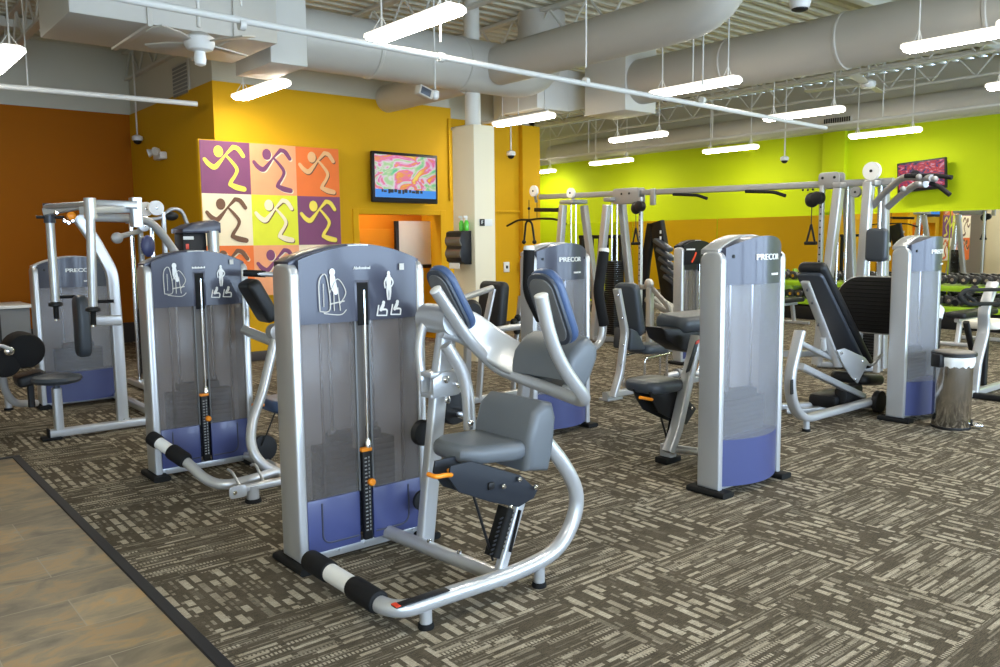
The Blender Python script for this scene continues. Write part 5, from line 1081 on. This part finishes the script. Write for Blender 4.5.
for px, py in ((636, 208), (812, 200)):
    c = P(px, py, X=GXc-.12); mb = MB(); mb.ball(c, .085, (.6, 1, 1.0)); mb.lathe(c+V((0, -.07, .02)), XA, [(.05, -.05), (.07, -.04), (.07, .04), (.05, .05)]); sw = mb.build('swivel_pulley', 'black', R13)
    cy_ = c.y; mb = MB(); mb.tube([(c.x, cy_, c.z-.07), (c.x, cy_, c.z-.27)], .006, seg=6); mb.build('cable', 'black', R13)
    # stirrup handle hanging from the cable
    zt_ = c.z-.27; H_ = thing('stirrup_handle', 'black stirrup cable handle hanging at the %s station of the cable crossover' % ('left' if px < 700 else 'right'), 'cable handle', (c.x, cy_, zt_-.24))
    mb = MB(); mb.tube([(c.x, cy_, zt_), (c.x, cy_-.05, zt_-.20)], .012, seg=8); mb.tube([(c.x, cy_, zt_), (c.x, cy_+.05, zt_-.20)], .012, seg=8); mb.build('strap', 'black', H_)
    mb = MB(); mb.cyl((c.x, cy_-.07, zt_-.21), (c.x, cy_+.07, zt_-.21), .02); mb.build('grip', 'foam', H_)
for px in (641, 822):   # perforated columns beside the swivel pulleys
    a = P(px, 205, X=GXc-.05); mb = MB(); mb.rtube([(GXc-.05, a.y, .04), (GXc-.05, a.y, bz-.02)], .05, .05, 0, XA); pc_ = mb.build('slotted_column', 'silver', R13)
    mb = MB()
    for k in range(22): mb.cyl((GXc-.078, a.y, .3+k*.075), (GXc-.072, a.y, .3+k*.075), .010, seg=8)
    mb.build('column_holes', 'black', pc_)
# pull up bars on the right station
for pts in (((873, 206), (884, 193), (903, 177), (918, 177), (932, 178)), ((888, 207), (900, 196), (916, 184), (926, 184))):
    mb = MB(); X0 = GXc-.25
    mb.tube([P(*p, X=GXc-.05-.12*k) for k, p in enumerate(pts)], .034, .08, 14); mb.build('pull_up_arm', 'silver2', R13)
mb = MB(); a = P(908, 176, X=GXc-.55); mb.tube([P(905, 176, X=GXc-.5), P(935, 175.5, X=GXc-.5), P(952, 177.5, X=GXc-.5)], .022); mb.tube([P(930, 183, X=GXc-.5), P(940, 187, X=GXc-.5), P(950, 195, X=GXc-.5)], .022, .03); mb.build('pull_up_grip', 'foam', R13)
for q in ((919, 177), (935, 179), (919, 184), (903, 189)): mb = MB(); mb.ball(P(*q, X=GXc-.52), .030); mb.build('joint_collar', 'silver2', R13)
mb = MB(); a, b = P(785, 193, X=GXc-.03), P(772, 192, X=GXc-.03)
for px in (690, 765): c = P(px, 195 if px < 700 else 192, X=GXc-.03); mb.tube([(c.x-.02, c.y+.25, c.z+.02), (c.x-.05, c.y-.15, c.z-.01), (c.x-.05, c.y-.30, c.z-.06)], .020, .05)
mb.build('chin_up_grip', 'foam', R13)
mb = MB(); c = P(545, 204, X=GXc); mb.rtube([(GXc-.1, yl, bz-.12), (GXc-.1, P(563, 205, X=GXc).y, bz-.14)], .05, .06); mb.build('under_beam', 'black', R13)
c = P(877, 245, X=GXc-.35); mb = MB(); mb.pad(c, .22, .34, .09, YA, ZA, .05, .03); mb.build('chest_pad', 'pad', R13)
mb = MB(); mb.rtube([(c.x+.05, c.y, c.z), (GXc-.1, c.y, c.z)], .05, .05); mb.rtube([P(866, 258, X=GXc-.3), P(890, 258, X=GXc-.3)], .04, .05); mb.rtube([(c.x+.1, c.y, c.z), (c.x+.1, c.y, .05)], .06, .06, 0, XA); mb.build('pad_support', S_, R13)
# lat bar
zL = P(530, 219, X=GXc-.05); LB = thing('lat_pulldown_bar', 'wide black cable bar with two drooping hooks hanging before the ochre block', 'cable bar', zL-ZA*.25)
X_ = GXc-.05
mb = MB(); mb.tube([P(507, 226, X=X_), P(519, 219.5, X=X_), P(530, 220, X=X_), P(539, 218.5, X=X_), P(556, 219, X=X_), P(566, 224, X=X_)], .017, .12, 12); mb.build('long_bar', 'black', LB)
mb = MB(); mb.tube([P(524, 242, X=X_), P(526, 222, X=X_), P(529, 220.5, X=X_), P(532, 223, X=X_), P(534.5, 242, X=X_)], .017, .06, 12); tb = mb.build('short_hook_bar', 'black', LB)
for q in ((524, 242), (534.5, 242)): mb = MB(); mb.ball(P(*q, X=X_), .035); mb.build('end_knob', 'black', tb)
mb = MB(); mb.cyl(P(529, 220, X=X_), P(529, 200, X=X_), .006, seg=6); mb.cyl(P(537, 219, X=X_), P(537, 200, X=X_), .006, seg=6); mb.build('cable', 'black', LB)
for q in ((529, 208.5), (537, 209.5)): mb = MB(); mb.ball(P(*q, X=X_), .024); mb.build('cable_stop', 'black', LB)

# ---------------------------------------------------------------- 14 cable column at the left, behind the second machine
R14 = thing('cable_column', 'chrome cable column with two white pulley wheels, left of the running figure art', 'cable machine', (2.7, 9.0, 0))
YC = 8.95
for p, m_ in ((131, 'chrome'), (151, 'chrome'), (163, 'silver')):
    a = P(p, 222 if p < 160 else 212, Y=YC); mb = MB(); mb.rtube([a, (a.x, YC, .05)], .035 if m_ == 'chrome' else .05, .05, 0, XA, .015); mb.build('upright', m_, R14)
a = P(140, 228, Y=YC); mb = MB(); mb.rtube([a, (a.x, YC, .05)], .05, .05, 0, XA); sc_ = mb.build('slotted_column', 'silver2', R14)
mb = MB()
for k in range(20): mb.cyl((a.x, YC-.028, .4+k*.06), (a.x, YC-.024, .4+k*.06), .010, seg=8)
mb.build('column_holes', 'white', sc_)
for q, r, yy in (((146, 209), .072, YC+.08), ((156, 208), .075, YC-.06), ((144, 226), .055, YC-.05)):
    c = P(*q, Y=yy); mb = MB(); mb.lathe(c, YA, [(r*.7, -.022), (r, -.02), (r*.92, 0), (r, .02), (r*.7, .022)], 26); o = mb.build('pulley_wheel', 'white' if r > .06 else 'silver', R14); bolt(o, c-YA*.02, -YA, .014, .008)
mb = MB(); c = P(163, 207, Y=YC); mb.rtube([P(126, 222, Y=YC), P(163, 218, Y=YC), P(170, 208, Y=YC), P(182, 210, Y=YC), P(187, 224, Y=YC)], .035, .05, .08, YA); mb.rtube([P(118, 237, Y=YC-.1), P(140, 231, Y=YC)], .05, .06, 0, YA); mb.build('top_arm', 'silver2', R14)
q = P(117, 238, Y=YC-.1); mb = MB(); mb.lathe(q, -YA, [(.04, -.02), (.055, -.01), (.055, .02), (.04, .03)]); mb.build('side_pulley', 'silver2', R14)
q = P(171, 216, Y=YC); mb = MB(); mb.ball(q, .06, (1.3, .8, .8)); mb.build('swivel_pulley', 'black', R14)
mb = MB(); c = P(146, 243, Y=YC); z = .12
while z < .8: mb.mm((c.x-.09, YC-.06, z), (c.x+.09, YC+.10, z+.03), .003); z += .034
mb.build('weight_stack', 'black', R14)
mb = MB(); c = P(128, 355, Z=0); mb.rtube([(P(131, 300, Y=YC).x, YC+.2, .04), (P(131, 300, Y=YC).x, YC-.5, .04)], .06, .06); mb.rtube([(P(131, 300, Y=YC).x, YC, .04), (P(190, 300, Y=YC).x, YC, .04)], .06, .06); mb.build('foot_rail', 'silver', R14)
mb = MB(); mb.box((P(131, 300, Y=YC).x, YC-.52, .04), (.08, .05, .08), .01); mb.build('rubber_cap', 'rubber', R14)
q = P(148, 246, Y=YC-.1); mb = MB(); mb.ball(q, .07, (1, .5, 1.6)); mb.build('blue_cover', 'navy', R14)

R15 = thing('cardio_tower', 'short dark console tower with silver round post, just left of the running figure art', 'gym machine', (P(200, 240, Y=8.2).x, 8.2, 0))
a, b = P(181, 233, Y=8.1), P(219, 221, Y=8.1); c = P(212, 232, Y=8.1)
mb = MB(); mb.prism([(a.x, a.z), (a.x, a.z+.04), (a.x+.10, b.z-.03), (b.x-.06, b.z+.01), (b.x, b.z-.02), (b.x, a.z)], (0, 8.22, 0), XA, ZA, .34, .015); mb.build('hood', 'header', R15)
mb = MB(); mb.cyl((c.x, 8.08, .03), (c.x, 8.08, c.z+.01), .055, seg=26); mb.build('round_post', S_, R15)
mb = MB(); mb.mm((a.x+.02, 8.12, .04), (c.x-.05, 8.36, a.z+.0), .01); bd = mb.build('body', 'black', R15)
q = P(189, 238, Y=8.115); mb = MB(); mb.mm((q.x-.055, 8.11, q.z-.016), (q.x+.045, 8.12, q.z+.016), .004); mb.build('white_label', 'white', bd)
q = P(189, 246, Y=8.115); mb = MB(); mb.mm((q.x-.03, 8.112, q.z-.03), (q.x+.0, 8.12, q.z+.02), .002); mb.build('red_label', 'red', bd)
mb = MB(); mb.mm((a.x-.02, 8.02, .0), (b.x+.03, 8.42, .05), .015); mb.build('base', 'rubber', R15)

# ---------------------------------------------------------------- 16 stair climber with leaning columns
R16 = thing('stair_climber', 'dark climber machine with a leaning black column, between crossover and grey machine', 'gym machine', (10.6, 10.4, 0))
XC = 10.5
for p1, p2, w_ in (((657, 222), (668, 290), .26), ((652, 224), (646, 262), .16)):
    a, b = P(*p1, X=XC), P(*p2, X=XC); k = (a.z-.05)/(a.z-b.z); e = a+(b-a)*min(k, 2)
    e.z = max(e.z, .05); mb = MB(); mb.rtube([a, b, (b.x, e.y, .05)], .10, w_, .1, YA, .03); mb.build('leaning_column', 'black', R16)
for k in range(5):
    q = P(663+k*2.5, 245+k*9, X=XC-.1); mb = MB(); mb.box(q, (.14, .34, .07), .015, Matrix.Rotation(.5, 3, 'X')); mb.build('step', 'darksteel', R16)
for k in range(4): q = P(660.5, 232+6*k, X=XC-.09); mb = MB(); mb.box(q, (.01, .03, .05), .003); mb.build('scale_mark', 'white', R16)
mb = MB(); q = P(660, 318, X=XC); mb.mm((XC-.5, q.y-.8, 0), (XC+.4, q.y+.5, .12), .03); mb.build('base', 'black', R16)
R17 = thing('incline_bench', 'grey incline bench frame with raised side rails behind the slate seat machine', 'bench', (7.9, 7.7, 0))
X7 = 8.2
mb = MB(); mb.rtube([P(650, 288, X=X7), (X7, P(650, 330, X=X7).y, .05)], .08, .08, 0, XA); mb.build('upright', S_, R17)
mb = MB(); mb.rtube([P(636, 288, X=X7), P(650, 286, X=X7), P(668, 306, X=X7), P(670, 318, X=X7)], .04, .06, .06, ZA); mb.rtube([P(652, 298, X=X7+.2), P(664, 308, X=X7+.2), P(667, 330, X=X7+.2)], .04, .05, .06, ZA); mb.build('side_rail', 'silver2', R17)
mb = MB(); q = P(664, 305, X=X7+.3); mb.prism(rrect(.3, .7, .05), (X7+.3, q.y-.1, q.z-.05), XA, (0, -1, -.4), .07, .02); mb.build('bench_pad', 'silver2', R17)
mb = MB(); mb.rtube([(X7+.3, q.y-.1, q.z-.1), (X7+.3, q.y-.1, .05)], .06, .06, 0, XA); mb.build('rear_post', 'black', R17)
mb = MB(); mb.rtube([(X7, P(650, 330, X=X7).y+.1, .04), (X7, P(650, 330, X=X7).y-.25, .04)], .06, .06); mb.rtube([(X7, q.y-.1, .04), (X7+.33, q.y-.1, .04)], .06, .06); mb.build('base_beam', 'silver2', R17)
q = P(649, 284, X=X7); mb = MB(); mb.ball(q, .07, (.6, 1, 1)); mb.build('pivot_joint', S_, R17)

# ---------------------------------------------------------------- dumbbell racks
def rack(ya, yb, lab):
    r = thing('dumbbell_rack', lab, 'rack', (14.1, (ya+yb)/2, 0), 'lime dumbbell racks along the mirrors')
    for z, x0_, nme in ((.60, 13.88, 'upper_shelf'), (.275, 13.80, 'lower_shelf')):
        mb = MB(); mb.mm((x0_, ya, z), (x0_+.03, yb, z+.09), .008); mb.prism([(0, .0), (.5, .06), (.5, .075), (0, .02)], (x0_, (ya+yb)/2, z+.03), XA, ZA, yb-ya, .003); mb.build(nme, 'lime', r)
    for y in (ya+.03, yb-.03):
        mb = MB(); mb.prism([(13.86, .02), (14.45, .02), (14.45, .88), (14.35, .88), (13.94, .55)], (0, y, 0), XA, ZA, .04, .01); mb.build('side_frame', 'lime', r)
    mb = MB(); mb.mm((13.84, ya, .0), (14.42, yb, .25), .02); mb.build('base_box', 'black', r)
    return r
def make_db():
    r = thing('dumbbell', 'black round dumbbell', 'dumbbell')
    for s_ in (-1, 1):
        mb = MB(); mb.lathe((s_*.065, 0, .072), V((s_, 0, 0)), [(.045, 0), (.07, .008), (.072, .05), (.07, .092), (.05, .10)], 16); h = mb.build('head', 'dumb', r)
        mb = MB(); mb.lathe((s_*.165, 0, .072), V((s_, 0, 0)), [(.028, 0), (.028, .002)], 12); mb.build('end_disc', 'chrome', h)
    mb = MB(); mb.cyl((-.07, 0, .072), (.07, 0, .072), .016, seg=12); mb.build('handle', 'chrome', r)
    return r
D0 = make_db(); ndb = 0
for (ya, yb, lab, wh) in ((4.1, 6.45, 'lime dumbbell rack at the far right of the mirror wall', 'right hand'), (6.55, 8.85, 'lime dumbbell rack left of the leg press, middle of three', 'middle'), (9.1, 11.3, 'lime dumbbell rack farthest from the viewer', 'farthest')):
    rack(ya, yb, lab)
    for tier, (z, x) in enumerate(((.685, 14.12), (.36, 14.04))):
        y = ya+.14
        while y < yb-.12:
            o = D0 if ndb == 0 else dup(D0); ndb += 1
            o.location = (x, y, z+.022); o['label'] = 'black dumbbell on the %s shelf of the %s lime rack' % (('upper', 'lower')[tier], wh); o['group'] = 'dumbbells on the %s shelf, %s rack' % (('upper', 'lower')[tier], wh)
            y += .168

# ---------------------------------------------------------------- benches in front of the racks
for k, (x, y, lab) in enumerate(((12.55, 7.75, 'flat black bench before the middle lime rack'), (12.2, 4.6, 'flat black bench before the right hand lime rack'), (12.3, 10.3, 'flat black bench before the farthest lime rack'))):
    r = thing('flat_bench', lab, 'bench', (x, y, 0), 'flat benches before the dumbbell racks')
    mb = MB(); mb.pad((x, y, .42), 1.15, .27, .08, XA, YA, .05, .03); mb.build('bench_pad', 'blackpad', r)
    mb = MB(); mb.rtube([(x-.5, y, .35), (x+.5, y, .35)], .06, .05, 0, ZA); mb.build('spine', 'silver', r)
    for s_ in (-1, 1):
        mb = MB(); mb.rtube([(x+s_*.38, y, .33), (x+s_*.45, y, .04)], .06, .06, 0, YA); mb.rtube([(x+s_*.45, y-.28, .03), (x+s_*.45, y+.28, .03)], .06, .05); mb.build('leg', 'silver', r)
# dark storage tree between the stations
XS_ = 10.2
a = P(601, 262, X=XS_); r = thing('plate_storage_rack', 'dark storage rack with hanging straps seen between the left crossover posts', 'rack', (XS_, a.y, 0))
mb = MB(); mb.rtube([(XS_, a.y-.45, .05), (XS_, a.y-.45, 1.55)], .07, .07, 0, XA); mb.rtube([(XS_, a.y+.45, .05), (XS_, a.y+.45, 1.55)], .07, .07, 0, XA); mb.rtube([(XS_, a.y-.5, 1.52), (XS_, a.y+.5, 1.52)], .06, .06); mb.rtube([(XS_-.3, a.y-.45, .04), (XS_+.3, a.y-.45, .04)], .06, .06); mb.rtube([(XS_-.3, a.y+.45, .04), (XS_+.3, a.y+.45, .04)], .06, .06); mb.rtube([(XS_, a.y-.45, .5), (XS_, a.y+.45, .5)], .05, .05); mb.build('frame', 'black', r)
for k in range(5):
    y = a.y-.34+k*.17; mb = MB(); mb.tube([(XS_-.02, y, 1.5), (XS_-.06, y-.03, 1.05-.1*(k % 3)), (XS_-.06, y+.03, 1.03-.1*(k % 3)), (XS_-.02, y+.02, 1.5)], .018, .03, 8); mb.build('hanging_strap', 'rubber', r)
for k in range(4):
    for s_ in (0, 1):
        z = .30+.24*s_; y = a.y-.33+k*.22; mb = MB(); mb.lathe((XS_-.06, y, z+.02), -XA, [(.02, 0), (.09-.01*k, .004), (.09-.01*k, .04), (.03, .05)], 22); mb.build('weight_plate', 'dumb', r)
# ================================================================ LIGHT
w = bpy.data.worlds.new('World'); C.world = w; w.use_nodes = True
nt = w.node_tree; bg = nt.nodes['Background']; bg.inputs['Color'].default_value = (.55, .75, 1.0, 1); bg.inputs['Strength'].default_value = 3.4
for k in range(nw):
    a = XL+(k+.5)*ww; ld = bpy.data.lights.new('window_daylight', 'AREA'); ld.shape = 'RECTANGLE'; ld.size = ww-.5; ld.size_y = 2.6; ld.energy = 140; ld.color = (.62, .79, 1.0)
    lo = bpy.data.objects.new('window_daylight', ld); COL.objects.link(lo); lo.location = (a, YF-.35, 1.75); lo.rotation_euler = (PI/2, 0, 0)
C.view_settings.view_transform = 'Standard'; C.view_settings.look = 'None'; C.view_settings.gamma = 1; C.view_settings.use_curve_mapping = False
C.view_settings.exposure = 0.46
